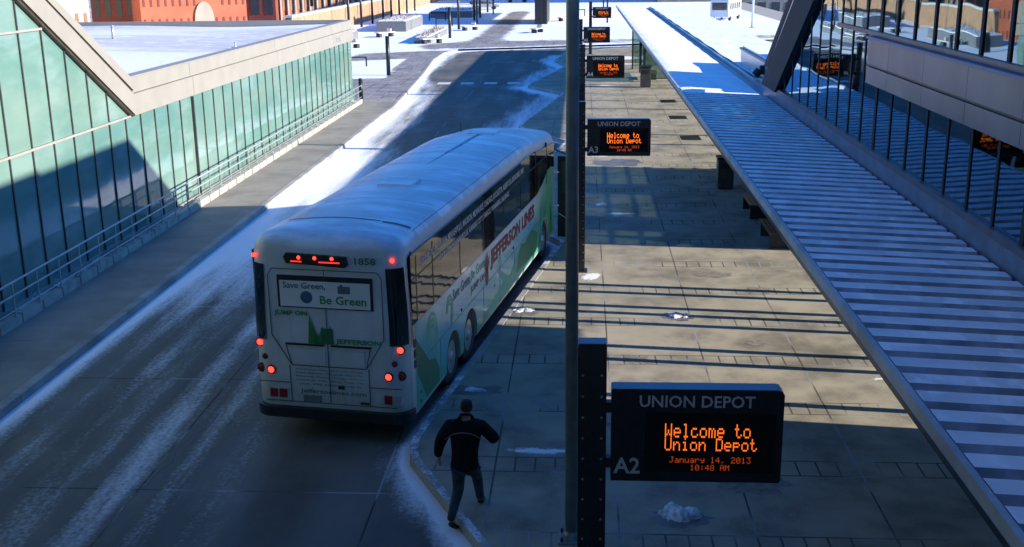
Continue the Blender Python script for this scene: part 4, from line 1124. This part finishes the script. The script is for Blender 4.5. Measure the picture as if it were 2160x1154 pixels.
# round tail lamps on each rear quarter
def tail(x, z, lit, r_=.072):
    yo = .0
    if abs(x) > .96: yo = .34 - math.sqrt(max(0, .34 ** 2 - (abs(x) - .96) ** 2))
    h = MB().lathe([(r_ + .02, .0), (r_ + .018, -.02), (r_, -.025)], (0, 0, 0), 'y', 20).build('tail_lamp_housing', M['black'], bus); h.location = (x, yo, z)
    l = MB().lathe([(r_, 0), (r_ * .8, -.012), (r_ * .3, -.02)], (0, 0, 0), 'y', 20).build('lens', M['red_light'] if lit else M['red_lens'], h); l.location = (0, -.022, 0)
for s_ in (-1, 1):
    tail(s_ * 1.17, 1.55, True, .055); tail(s_ * .98, 1.12, True, .055); tail(s_ * 1.17, 1.12, False, .06); tail(s_ * 1.08, 1.33, False, .028)
for s_ in (-1, 1):
    a, b_ = ((.90, 1.02), (1.06, 1.18)) if s_ > 0 else ((-1.02, -.90), (-.86, -.74))
    MB().box(a[0], a[1], RY - .02, .05, .66, .80).build('reflector', M['red_lens'], bus)
    MB().box(b_[0], b_[1], RY - .02, .08, .66, .80).build('reflector', M['silver'] if s_ > 0 else M['red_lens'], bus)
# bumper
bo = [(x, y) for x, y in outline(-.03, -.07, 1.2)]
bp = [p_ for p_ in bo if p_[1] < .34]
bp.sort(key=lambda p_: math.atan2(p_[1] - .5, p_[0])); 
inner = [(x * .93, y + .14) for x, y in bp]
mb = MB(); n = len(bp); V = []
for z in (.34, .52): V += [(x, y, z) for x, y in bp] + [(x, y, z) for x, y in inner]
F = []
for i in range(n - 1):
    F += [(i, i + 1, 2 * n + i + 1, 2 * n + i), (2 * n + i, 2 * n + i + 1, 3 * n + i + 1, 3 * n + i), (n + i, i, i + 1, n + i + 1)[::-1]]
F += [(0, 2 * n, 3 * n, n), (n - 1, 2 * n - 1, 4 * n - 1, 3 * n - 1)]
mb.add(V, F); mb.build('rear_bumper', M['black'], bus, bevel=.012)
# roof trim: dark air slot at the back, hatches, antennas, seams
def roof_z(x, y=5): 
    t = abs(x)
    zs = [(BW - i, z) for z, i in levels][::-1]
    return float(np.interp(t, [q[0] for q in zs], [q[1] for q in zs])) + dip(y)
def roof_strip(name, x0, x1, y0, y1, m, lift=.006, n=16):
    V = []
    for i in range(n + 1):
        x = x0 + (x1 - x0) * i / n
        for y in (y0, y1): V.append((x, y, roof_z(x, y) + lift))
    mb = MB(); mb.add(V, [(2 * i, 2 * i + 1, 2 * i + 3, 2 * i + 2) for i in range(n)]); return mb.build(name, m, bus, True)
roof_strip('roof_slot', -.95, .62, .98, 1.03, M['black']); roof_strip('roof_slot', .66, 1.12, .93, 1.02, M['black'])
for k, y in enumerate((2.6, 4.4, 6.3, 8.2, 10.1, 11.8)): roof_strip('roof_seam', -1.2, 1.2, y, y + .014, M['grey_ink'], .003)
for sx in (1,):
    V = []; mb = MB()
    mb.box(sx * 1.16 - .005, sx * 1.16 + .005, 1.0, 9.5, roof_z(1.16) - .004, roof_z(1.16) + .003); mb.build('drip_rail', M['grey_ink'], bus)
for y in (4.0, 10.9):
    h = MB().box(-.33, .33, y - .33, y + .33, roof_z(.33, y) - .03, roof_z(0, y) + .045).build('roof_hatch', M['bus_white'], bus, bevel=.02)
MB().tube((-.85, 12.0, roof_z(.85, 12) - .01), (-.85, 12.0, roof_z(.85, 12) + .22), .012, n=6).build('antenna', M['black'], bus)
# front: windscreen, door, mirror
MB().prism([(-1.22, 1.3), (1.22, 1.3), (1.18, 2.75), (-1.18, 2.75)], 1, BL - .05, BL + .006).build('windscreen', M['bus_window'], bus)
dr = MB().box(1.40, 1.98, 13.36, 13.42, .25, 2.42).build('passenger_door', M['black'], bus)
MB().box(1.50, 1.90, 13.345, 13.36, 1.45, 2.30).build('door_glass', M['shelter_glass'], dr)
MB().tube((1.30, 13.30, 1.1), (1.42, 13.38, 1.1), .03).tube((1.30, 13.30, 2.0), (1.42, 13.38, 2.0), .03).tube((1.42, 13.33, .9), (1.9, 13.33, .62), .012).build('door_arm', M['silver'], dr)
mr = MB().tube((1.22, 13.75, 2.55), (1.55, 14.05, 2.35), .022).build('mirror_arm', M['black'], bus)
MB().box(1.42, 1.62, 13.98, 14.06, 1.75, 2.30).build('mirror', M['black'], mr, bevel=.02)
# roof patches of lying snow dust are left to the paint's own variation

# ------------------------------------------------------------------ running person
def skin(name, chains, m, parent, sub=2, root=0):
    """chains: list of lists of (point, radius); equal points are merged"""
    V = []; Rr = []; E = []; idx = {}
    for ch in chains:
        prev = None
        for p, r_ in ch:
            k = tuple(round(c, 4) for c in p)
            if k not in idx: idx[k] = len(V); V.append(p); Rr.append(r_ if isinstance(r_, tuple) else (r_, r_))
            i = idx[k]
            if prev is not None and prev != i: E.append((prev, i))
            prev = i
    me = bpy.data.meshes.new(name); me.from_pydata(V, E, [])
    o = bpy.data.objects.new(name, me); COL.objects.link(o)
    md = o.modifiers.new('s', 'SKIN'); md.use_smooth_shade = True
    for i, r_ in enumerate(Rr): me.skin_vertices[0].data[i].radius = r_
    me.skin_vertices[0].data[root].use_root = True
    o.modifiers.new('u', 'SUBSURF').levels = sub
    o.modifiers['u'].render_levels = sub
    bpy.context.view_layer.update()
    m2 = bpy.data.meshes.new_from_object(o.evaluated_get(bpy.context.evaluated_depsgraph_get()))
    bpy.data.objects.remove(o)
    return link(name, m2, m, parent, True)
M['skin'] = mat('skin', (.42, .22, .15), .55, 0, .08, 6)
M['jacket'] = mat('jacket', (.007, .008, .010), .9, 0, .4, 5, .9, .15)
M['jeans'] = mat('jeans', (.03, .038, .05), .8, 0, .4, 6, .7)
M['hair'] = mat('hair', (.012, .010, .010), .8, 0, .3, 30, .3)
M['piping'] = mat('piping', (.22, .16, .13), .7, 0, .1, 10)
pe = empty('person', (-1.62, 14.30, -.15), R(-3), 'person in dark jacket and jeans running beside the kerb behind the coach', 'person')
pe.scale = (1.08, 1.05, 1.03)
pelv = (.0, .08, .98)
armL = [(-.21, .22, 1.46), (-.30, .13, 1.22), (-.36, .22, .98)]
armR = [(.21, .24, 1.46), (.37, .17, 1.26), (.30, .42, 1.20)]
def fingers(base, d, side):
    out = []; b = Vector(base); d = Vector(d).normalized(); s_ = Vector(side).normalized(); up = d.cross(s_)
    for k, (o_, l_) in enumerate(((-.030, .060), (-.010, .070), (.010, .066), (.030, .052))):
        a = b + s_ * o_ + d * .05; c1 = a + d * l_ * .5 + up * .008; c2 = a + d * l_ * .85 + up * .030
        out.append([(tuple(b), .026), (tuple(a), .011), (tuple(c1), .009), (tuple(c2), .007)])
    t0 = b - s_ * .03; t1 = t0 - s_ * .025 + d * .03 + up * .012
    out.append([(tuple(b), .026), (tuple(t0 + d * .005), .012), (tuple(t1), .009)])
    return out
hL = (-.37, .25, .90); hR = (.25, .50, 1.22)
bodych = [[(pelv, (.12, .09)), ((0, .12, 1.15), (.12, .09)), ((0, .19, 1.36), (.15, .10)), ((0, .23, 1.50), (.07, .06)), ((0, .26, 1.575), .055), ((.01, .29, 1.66), (.078, .085)), ((.01, .30, 1.75), (.070, .085))],
          [((0, .19, 1.36), (.15, .10)), ((-.19, .21, 1.44), .055), (armL[1], .045), (armL[2], .035), (hL, .026)],
          [((0, .19, 1.36), (.15, .10)), ((.19, .23, 1.44), .055), (armR[1], .045), (armR[2], .035), (hR, .026)],
          [(pelv, (.14, .10)), ((-.10, .08, .90), .09), ((-.09, .07, .52), .06), ((-.17, -.14, .19), .04), ((-.12, -.10, .07), .035)],
          [(pelv, (.14, .10)), ((.10, .10, .90), .09), ((.11, .40, .60), .06), ((.14, .42, .24), .045), ((.15, .50, .16), .035)]]
bodych += fingers(hL, (.02, .1, -1), (.3, 1, 0)) + fingers(hR, (-.5, .8, .3), (.3, .1, 1))
person_body = skin('body', bodych, M['skin'], pe, 2)
# face features (turned away from the camera but modelled)
MB().add([(-.012, .375, 1.66), (.032, .375, 1.66), (.01, .405, 1.655), (.01, .375, 1.70)], [(0, 1, 2), (0, 2, 3), (1, 3, 2), (0, 3, 1)]).build('nose', M['skin'], pe)
MB().lathe([(.008, 0), (.006, .006)], (-.018, .375, 1.70), 'y', 8).lathe([(.008, 0), (.006, .006)], (.042, .375, 1.70), 'y', 8).build('eyes', M['black'], pe)
MB().lathe([(.010, -.01), (.028, 0), (.010, .012)], (-.075, .29, 1.675), 'x', 10).lathe([(.010, -.01), (.028, 0), (.010, .012)], (.095, .29, 1.675), 'x', 10).build('ears', M['skin'], pe)
skin('hair', [[((.01, .262, 1.60), (.078, .070)), ((.01, .266, 1.665), (.084, .080)), ((.01, .272, 1.72), (.086, .092)), ((.01, .285, 1.785), (.070, .082))]], M['hair'], pe, 2)
jk = [[((0, .075, .80), (.205, .155)), ((0, .08, .93), (.20, .15)), ((0, .10, 1.06), (.185, .14)), ((0, .14, 1.22), (.205, .155)), ((0, .19, 1.38), (.19, .14)), ((0, .22, 1.485), (.12, .095)), ((0, .245, 1.56), (.088, .084)), ((0, .262, 1.60), (.084, .088))],
      [((0, .19, 1.38), (.19, .14)), ((-.215, .205, 1.42), .098), ((-.325, .13, 1.22), .085), ((-.375, .21, 1.0), .062), ((-.372, .235, .95), .05)],
      [((0, .19, 1.38), (.19, .14)), ((.215, .225, 1.42), .098), ((.40, .165, 1.25), .085), ((.30, .40, 1.20), .055), ((.27, .46, 1.215), .05)]]
skin('jacket', jk, M['jacket'], pe, 2)
skin('trousers', [[((0, .09, .96), (.16, .12)), ((-.09, .08, .86), .105), ((-.09, .07, .53), .080), ((-.16, -.12, .23), .060), ((-.17, -.145, .15), .058)],
                  [((0, .09, .96), (.16, .12)), ((.09, .11, .86), .105), ((.11, .38, .60), .080), ((.14, .42, .29), .062), ((.14, .42, .22), .060)]], M['jeans'], pe, 2)
skin('shoe', [[((-.175, -.17, .155), (.045, .05)), ((-.135, -.11, .07), (.048, .042)), ((-.09, -.05, .03), (.045, .026))]], M['black'], pe, 2)
skin('shoe', [[((.14, .39, .22), (.045, .05)), ((.15, .49, .17), (.048, .042)), ((.155, .59, .175), (.045, .028))]], M['black'], pe, 2)
# reflective piping over the jacket's back: follows the yoke
pp = []
for i in range(13):
    a = -1 + 2 * i / 12
    pp.append(((a * .27, .022 + .075 * a * a, 1.40 - .16 * abs(a) ** 2.2), .0065))
skin('piping', [pp], M['piping'], pe, 1)

# ------------------------------------------------------------------ plaza furniture
def bollard(x, y, h, label, group='slim dark light columns on the plaza', rad=.085, z=0):
    o = empty('light_column', (x, y, z), 0, label, 'light column', group)
    MB().tube((0, 0, 0), (0, 0, h), rad, n=12).build('shaft', M['black'], o, smooth=True)
    MB().tube((0, 0, h), (0, 0, h + .04), rad * 1.1, n=12).build('cap', M['dark_metal'], o)
    return o
bollard(-13.55, 78.9, 2.65, 'nearest dark light column, alone beside the bare kerbside walk', rad=.14)
bollard(-13.7, 118.2, 3.1, 'dark light column past the bare pavers, second from the road end on the left kerb', rad=.15)
lab = ['first', 'second', 'third', 'fourth', 'fifth', 'sixth', 'seventh', 'eighth']
for i, y in enumerate((132.5, 140.3, 148, 156.3, 163.2, 170.6, 178.3, 187)):
    bollard(-27.2 - .02 * i, y, 5.2, f'{lab[i]} dark column of the back row by the brick parapet, counting from the green building', 'dark columns in front of the brick parapet', .15)
for i, (x, y) in enumerate(((-14.4, 133.5), (-14.5, 154.2), (-14.3, 161), (-14.7, 178.8), (-15.6, 203))):
    bollard(x, y, 5.0, f'{lab[i]} dark column of the row leading away left of the blue shaded road', 'dark columns left of the shaded road', .15)
# brick parapet
M['brick'] = mat('parapet_brick', (.38, .21, .12), .85, 0, .15, 1.5, .2)
M['coping'] = mat('parapet_coping', (.55, .52, .46), .7, 0, .1, 2)
bp_ = empty('brick_parapet', (-29.5, 160, 0), 0, 'long tan brick parapet wall with pale coping behind the back row of columns', 'wall')
MB().box(-.3, .3, -46, 64, -1, 2.4).build('brickwork', M['brick'], bp_)
MB().box(-.38, .38, -46.1, 64.1, 2.402, 2.62).build('coping', M['coping'], bp_)
def planter(x, y, lx, ly, h, label, m=None, grass=True, name='planter'):
    o = empty(name, (x, y, 0), 0, label, 'planter', 'granite planters on the snowy plaza')
    MB().box(-lx / 2, lx / 2, -ly / 2, ly / 2, 0, h).build('granite_box', m or M['granite'], o)
    MB().box(-lx / 2 + .15, lx / 2 - .15, -ly / 2 + .15, ly / 2 - .15, h + .002, h + .08).build('snow_fill', M['snow'], o)
    if grass:
        rr = random.Random(int(x * 10 + y)); g = MB()
        for k in range(160):
            a = rr.uniform(-lx / 2 + .2, lx / 2 - .2); b = rr.uniform(-ly / 2 + .2, ly / 2 - .2); d1, d2 = rr.uniform(-.3, .3), rr.uniform(-.3, .3)
            g.add([(a, b, h), (a + .06, b, h), (a + d1, b + d2, h + rr.uniform(.25, .6))], [(0, 1, 2)])
        g.build('dry_grass', M['straw'], o)
    return o
M['straw'] = mat('dry_straw', (.34, .20, .09), .9, 0, .3, 3)
planter(-24.6, 109, 3.2, 15, .95, 'long planter just past the green building corner')
planter(-21.8, 137, 3.4, 14, 1.15, 'dark fronted planter casting a blue shadow by the back columns')
planter(-15.6, 118, 1.5, 15, .55, 'low planter beside the bare paver strip')
planter(-18.5, 168, 6, 12, .9, 'farthest planter near the end of the back row')
# benches of the plaza
def plaza_bench(): 
    t = empty('plaza_bench', (0, 0, 0), 0, '-', 'bench', 'stone benches on the plaza')
    MB().box(-1.2, 1.2, -.35, .35, .42, .52).build('seat', M['coping'], t)
    for s_ in (-1, 1): MB().box(s_ * .85 - .15, s_ * .85 + .15, -.28, .28, 0, .42).build('leg', M['dark_metal'], t)
    MB().box(.55, .70, -.3, .3, .52, .85).build('armrest', M['silver'], t)
    return t
pb0 = plaza_bench()
spots = [(-21.5, 104.5, .9, 'stone bench beside the long planter near the green building'), (-21.0, 121.0, .9, 'stone bench in front of the dark fronted planter'), (-14.6, 110.5, .7, 'stone bench beside the low planter at the paver strip'),
         (-12.9, 131.5, .9, 'stone bench by the first column left of the shaded road'), (-4.9, 126.0, 1.2, 'stone bench beside the small blue shadow at the dark pylon'), (-2.2, 150.5, .9, 'stone bench on the snow right of the dark pylon')]
for i, (x, y, rz, l) in enumerate(spots):
    o = pb0 if i == 0 else copy_tree(pb0); o.location = (x, y, 0); o.rotation_euler = (0, 0, rz); o['label'] = l
# bike racks
def bike_rack():
    t = empty('bike_rack', (0, 0, 0), 0, '-', 'bike rack', 'hoop bike racks on the plaza')
    MB().box(-1.05, 1.05, -.06, .06, .86, .98).build('top_bar', M['dark_metal'], t)
    for s_ in (-1, 1): MB().box(s_ * 1.0 - .07, s_ * 1.0 + .07, -.06, .06, 0, .86).build('leg', M['dark_metal'], t)
    return t
k0 = bike_rack()
for i, (x, y, l, s) in enumerate([(-19.6, 155.0, 'dark hoop rack in the far snow left of the road', 1.1), (-17.0, 140.8, 'dark hoop rack standing above the low planter', 1.0), (-17.2, 86.0, 'thin hoop rack in the snow at the corner of the green building', .75), (-.6, 163.0, 'hoop rack in the snow right of the dark pylon', 1.0)]):
    o = k0 if i == 0 else copy_tree(k0); o.location = (x, y, 0); o.scale = (s, s, s); o['label'] = l
# dark pylon
py = empty('dark_pylon', (-5.3, 143, 0), 0, 'thick dark square pylon at the end of the blue shaded road', 'pylon')
MB().box(-.55, .35, -.5, .5, 0, 9).build('shaft', M['dark_metal'], py)
MB().box(.36, .95, .2, 12.0, 0, 9).build('side_fin', M['black'], py)
MB().box(-8.6, 9.0, 1.0, 31, 5.4, 5.8).build('roof', M['silver'], py)  # canopy out of view, added to shade the road below
for x, y in ((-8.0, 2), (-8.0, 29), (8.5, 2), (8.5, 29)): MB().box(x - .1, x + .1, y - .1, y + .1, 0, 5.4).build('column', M['dark_metal'], py)
# waiting chairs beyond the pylon, in sunlight
# short end post + flagpole-like bollards near the green building corner
o = empty('corner_bollard', (-12.75, 64.6, 0), 0, 'short thick black bollard at the end of the long railing', 'bollard')
MB().tube((0, 0, 0), (0, 0, 1.15), .12, n=14).build('shaft', M['black'], o, smooth=True); MB().lathe([(.125, 1.15), (.11, 1.2), (.02, 1.22)], (0, 0, 0), 'z', 14).build('cap', M['dark_metal'], o)
o = empty('corner_cabinet', (-22.2, 96.6, 0), 0, 'dark upright cabinet between the green building and the long planter', 'cabinet')
MB().box(-.35, .35, -.3, .3, 0, 1.6).build('casing', M['granite'], o, bevel=.02); MB().box(-.3, .3, -.32, -.301, .1, 1.5).build('door', M['dark_metal'], o)

# shuttle bus beyond the canopy
sb = empty('shuttle_bus', (18.6, 150, 0), R(70), 'small white shuttle bus seen beyond the snowy canopy roof', 'bus')
MB().box(-3.6, 3.6, -1.2, 1.2, .45, 2.6).build('body', M['white_paint'], sb, bevel=.12)
MB().box(-3.5, 3.5, -1.1, 1.1, 2.605, 2.72).build('snowy_roof', M['snow'], sb)
for k in range(5):
    for s_ in (-1, 1): MB().box(-3.0 + k * 1.2, -2.1 + k * 1.2, s_ * 1.2 - .01, s_ * 1.2 + .01, 1.4, 2.2).build('window', M['bus_window'], sb)
MB().box(-3.61, -3.595, -.95, .95, 1.35, 2.3).build('rear_window', M['bus_window'], sb)
for x in (-2.4, 2.4):
    for s_ in (-1, 1): w_ = MB().lathe([(.2, -.12), (.42, -.12), (.45, 0), (.42, .12), (.2, .12)], (x, s_ * 1.08, .45), 'y', 18).build('wheel', M['rubber'], sb)
o = empty('white_mast', (19.4, 132, 0), 0, 'white mast standing in front of the shuttle bus', 'mast')
MB().tube((0, 0, 0), (0, 0, 12), .14, .1).build('shaft', M['white_paint'], o, smooth=True); MB().box(-.25, .25, -.25, .25, 0, .05).build('base_plate', M['pole_grey'], o)

# ------------------------------------------------------------------ city beyond (street level is 9 m lower)
def facade(name, x0, x1, y, z0, z1, depth, m, label, rows, cols, wm, cat='building', arch=False, win=(.5, .6), extra=None, ang=0.0, pil=None, cap=None):
    o = empty(name, ((x0 + x1) / 2, y, z0), ang, label, cat)
    W = x1 - x0; H_ = z1 - z0
    MB().box(-W / 2, W / 2, 0, depth, 0, H_).build('wall', m, o)
    fw = W / cols; fh = H_ / rows
    mes = []
    k = 0
    for r_ in range(rows):
        for c_ in range(cols):
            if extra and extra(r_, c_): continue
            cx = -W / 2 + (c_ + .5) * fw; cz = (r_ + .5) * fh; ww = fw * win[0] / 2; hh = fh * win[1] / 2
            mb = MB().box(cx - ww, cx + ww, -.06, .02, cz - hh, cz + hh)
            if arch: mb.prism([(cx + ww * math.cos(R(t)), cz + hh + ww * math.sin(R(t))) for t in range(0, 181, 30)], 1, -.06, .02)
            if k < 96: mb.build('window', wm, o)
            else: mes.append(mb)
            k += 1
    if mes:
        a = MB()
        for q in mes: a.add(q.v, q.f)
        a.build('windows_rest', wm, o)['kind'] = 'stuff'
    if pil:
        a = MB()
        for c_ in range(cols + 1):
            cx = -W / 2 + c_ * fw; a.box(cx - fw * .12, cx + fw * .12, -.5, 0, 0, H_)
        a.build('pilasters', pil, o)
    MB().box(-W / 2 - .2, W / 2 + .2, -.3, -.065, H_ * .98, H_).build('cornice', cap or m, o)
    MB().box(-W / 2 - .1, W / 2 + .1, -.25, -.065, H_ * .49, H_ * .505).build('string_course', cap or m, o)
    return o
M['cream'] = mat('cream_render', (.60, .52, .34), .8, 0, .08, .3)
M['red_brick'] = mat('red_brick', (.50, .13, .07), .85, 0, .12, .3)
M['maroon'] = mat('maroon_brick', (.20, .05, .04), .85, 0, .15, .3)
M['dark_glass'] = mat('dark_window', (.03, .035, .045), .15, 0, .2, .5)
M['tan_stone'] = mat('tan_stone', (.40, .34, .28), .8, 0, .1, .5)
M['brown_brick'] = mat('brown_brick', (.32, .17, .10), .85, 0, .15, .3)
M['pale_stone'] = mat('pale_stone', (.55, .54, .52), .8, 0, .08, .3)
facade('cream_building', -97, -83, 188, -9, 22, 30, M['cream'], 'cream building with tall narrow windows behind the raking beam', 3, 10, M['brown_brick'], win=(.38, .74), ang=R(35))
facade('maroon_building', -96.6, -86, 222, -9, 20, 25, M['maroon'], 'dark maroon brick building with a pale ledge, between the cream and red ones', 5, 5, M['dark_glass'], win=(.5, .62), ang=R(14))
facade('red_brick_building', -86, -64, 221, -9, 26, 22, M['red_brick'], 'bright red brick building with rows of small arched windows', 9, 16, M['maroon'], arch=True, win=(.30, .36), extra=lambda r, c: r == 2 and c in (8, 9, 10), ang=R(32))
o = bpy.data.objects.get('red_brick_building')
MB().prism([(1.0 + 1.9 * math.cos(R(t)), 6.2 + 3.6 * math.sin(R(t))) for t in range(0, 181, 15)] + [(-.9, 4.5), (2.9, 4.5)], 1, -.35, -.05).build('stone_arch', M['tan_stone'], o)
facade('corner_building', -66.5, -61, 226, -9, 26, 22, M['maroon'], 'narrow maroon corner building with dark shopfront panes', 6, 2, M['dark_glass'], win=(.6, .6))
facade('pilaster_building', -64, -42, 234, -9, 26, 22, M['red_brick'], 'long red brick building with regular pale piers above the parapet', 5, 14, M['brown_brick'], win=(.42, .8), pil=M['tan_stone'], ang=R(35))
facade('far_stone_building', -44, -8, 290, -9, 22, 22, M['pale_stone'], 'pale stone building far beyond the plaza', 8, 22, M['navy_metal'], win=(.45, .55))
facade('far_brown_building', -46, -26, 262, -9, 24, 12, M['brown_brick'], 'brown brick building behind the back row of columns', 7, 10, M['navy_metal'], win=(.4, .5))
facade('far_cream_building', -10, 12, 275, -9, 26, 20, M['pale_stone'], 'pale building straight beyond the canopy roof', 8, 14, M['navy_metal'], win=(.5, .5))
facade('grey_depot_building', 14, 60, 215, -9, 22, 22, M['inner'], 'dark grey blue building beyond the shuttle bus', 6, 18, M['navy_metal'], win=(.6, .4))
# far railing of the deck and low wall
fr = empty('far_fence', (-8, 236, 0), 0, 'pale railing fence closing the far end of the plaza', 'fence')
MB().box(-21, 32, -.05, .05, 1.0, 1.08).box(-21, 32, -.05, .05, .15, .2).build('rails', M['pole_grey'], fr)
for k in range(45): MB().box(-21 + k * 1.2, -20.94 + k * 1.2, -.04, .04, 0, 1.0).build('post', M['pole_grey'], fr)
# parked cars at the far end
def car(m):
    t = empty('parked_car', (0, 0, 0), 0, '-', 'car', 'cars parked beyond the plaza')
    MB().prism([(-2.2, .35), (2.2, .35), (2.25, .75), (1.4, .9), (.8, 1.4), (-1.1, 1.42), (-1.8, .95), (-2.25, .85)], 1, -.85, .85).build('body', m, t, bevel=.05)
    MB().prism([(1.28, .93), (.76, 1.34), (-1.05, 1.36), (-1.65, .97)], 1, -.87, .87).build('window', M['bus_window'], t)
    for x in (-1.4, 1.4):
        for s_ in (-1, 1): MB().lathe([(.15, -.1), (.31, -.1), (.33, 0), (.31, .1), (.15, .1)], (x, s_ * .82, .33), 'y', 14).build('wheel', M['rubber'], t)
    return t
M['car_blue'] = mat('car_blue', (.06, .12, .30), .3, .3, .1, 1); M['car_grey'] = mat('car_grey', (.35, .35, .36), .3, .4, .1, 1)
for i, (x, y, m_, l) in enumerate([(-19.2, 214, M['car_blue'], 'blue car parked at the far end of the plaza'), (-12.5, 222, M['car_grey'], 'grey car parked left of the far road end'), (-16, 190, M['car_grey'], 'grey car parked behind the last left column')]):
    o = car(m_); o.location = (x, y, 0); o.rotation_euler = (0, 0, .2); o['label'] = l
# traffic light gantry in front of the red buildings
def signal(x, y, label):
    t = empty('traffic_light', (x, y, -9), 0, label, 'traffic light', 'traffic lights on the street below')
    MB().tube((0, 0, 0), (0, 0, 11.5), .12).build('mast', M['dark_metal'], t, smooth=True); MB().tube((0, 0, 11.0), (6.5, 0, 11.2), .08).build('arm', M['dark_metal'], t, smooth=True)
    for xx_ in (3.2, 6.2): MB().box(xx_ - .25, xx_ + .25, -.2, .2, 9.6, 11.0).build('signal_head', M['black'], t, bevel=.03)
    return t
signal(-49.5, 195, 'traffic light mast with two black heads before the maroon corner'); signal(-45, 212, 'traffic light mast with two black heads before the pale piers')

# ------------------------------------------------------------------ skyway building the picture is taken from
sk = empty('skyway_building', (0, -5, 0), 0, 'elevated skyway building behind the camera, extended overhead by added sky-blocking boxes', 'building')
MB().box(-40, 2.5, -5, 12.5, 9.0, 14).box(-40, -3, 12.5, 19, 9.0, 14).box(-40, 5.3, -5, -4.6, 4.4, 9.0).box(-40, 5.3, -5, 4.2, 4.0, 4.4).build('shell_and_sky_blockers', M['outer_wall'], sk)  # overhead boxes reach forward unseen, shaped to block sky and darken near ground
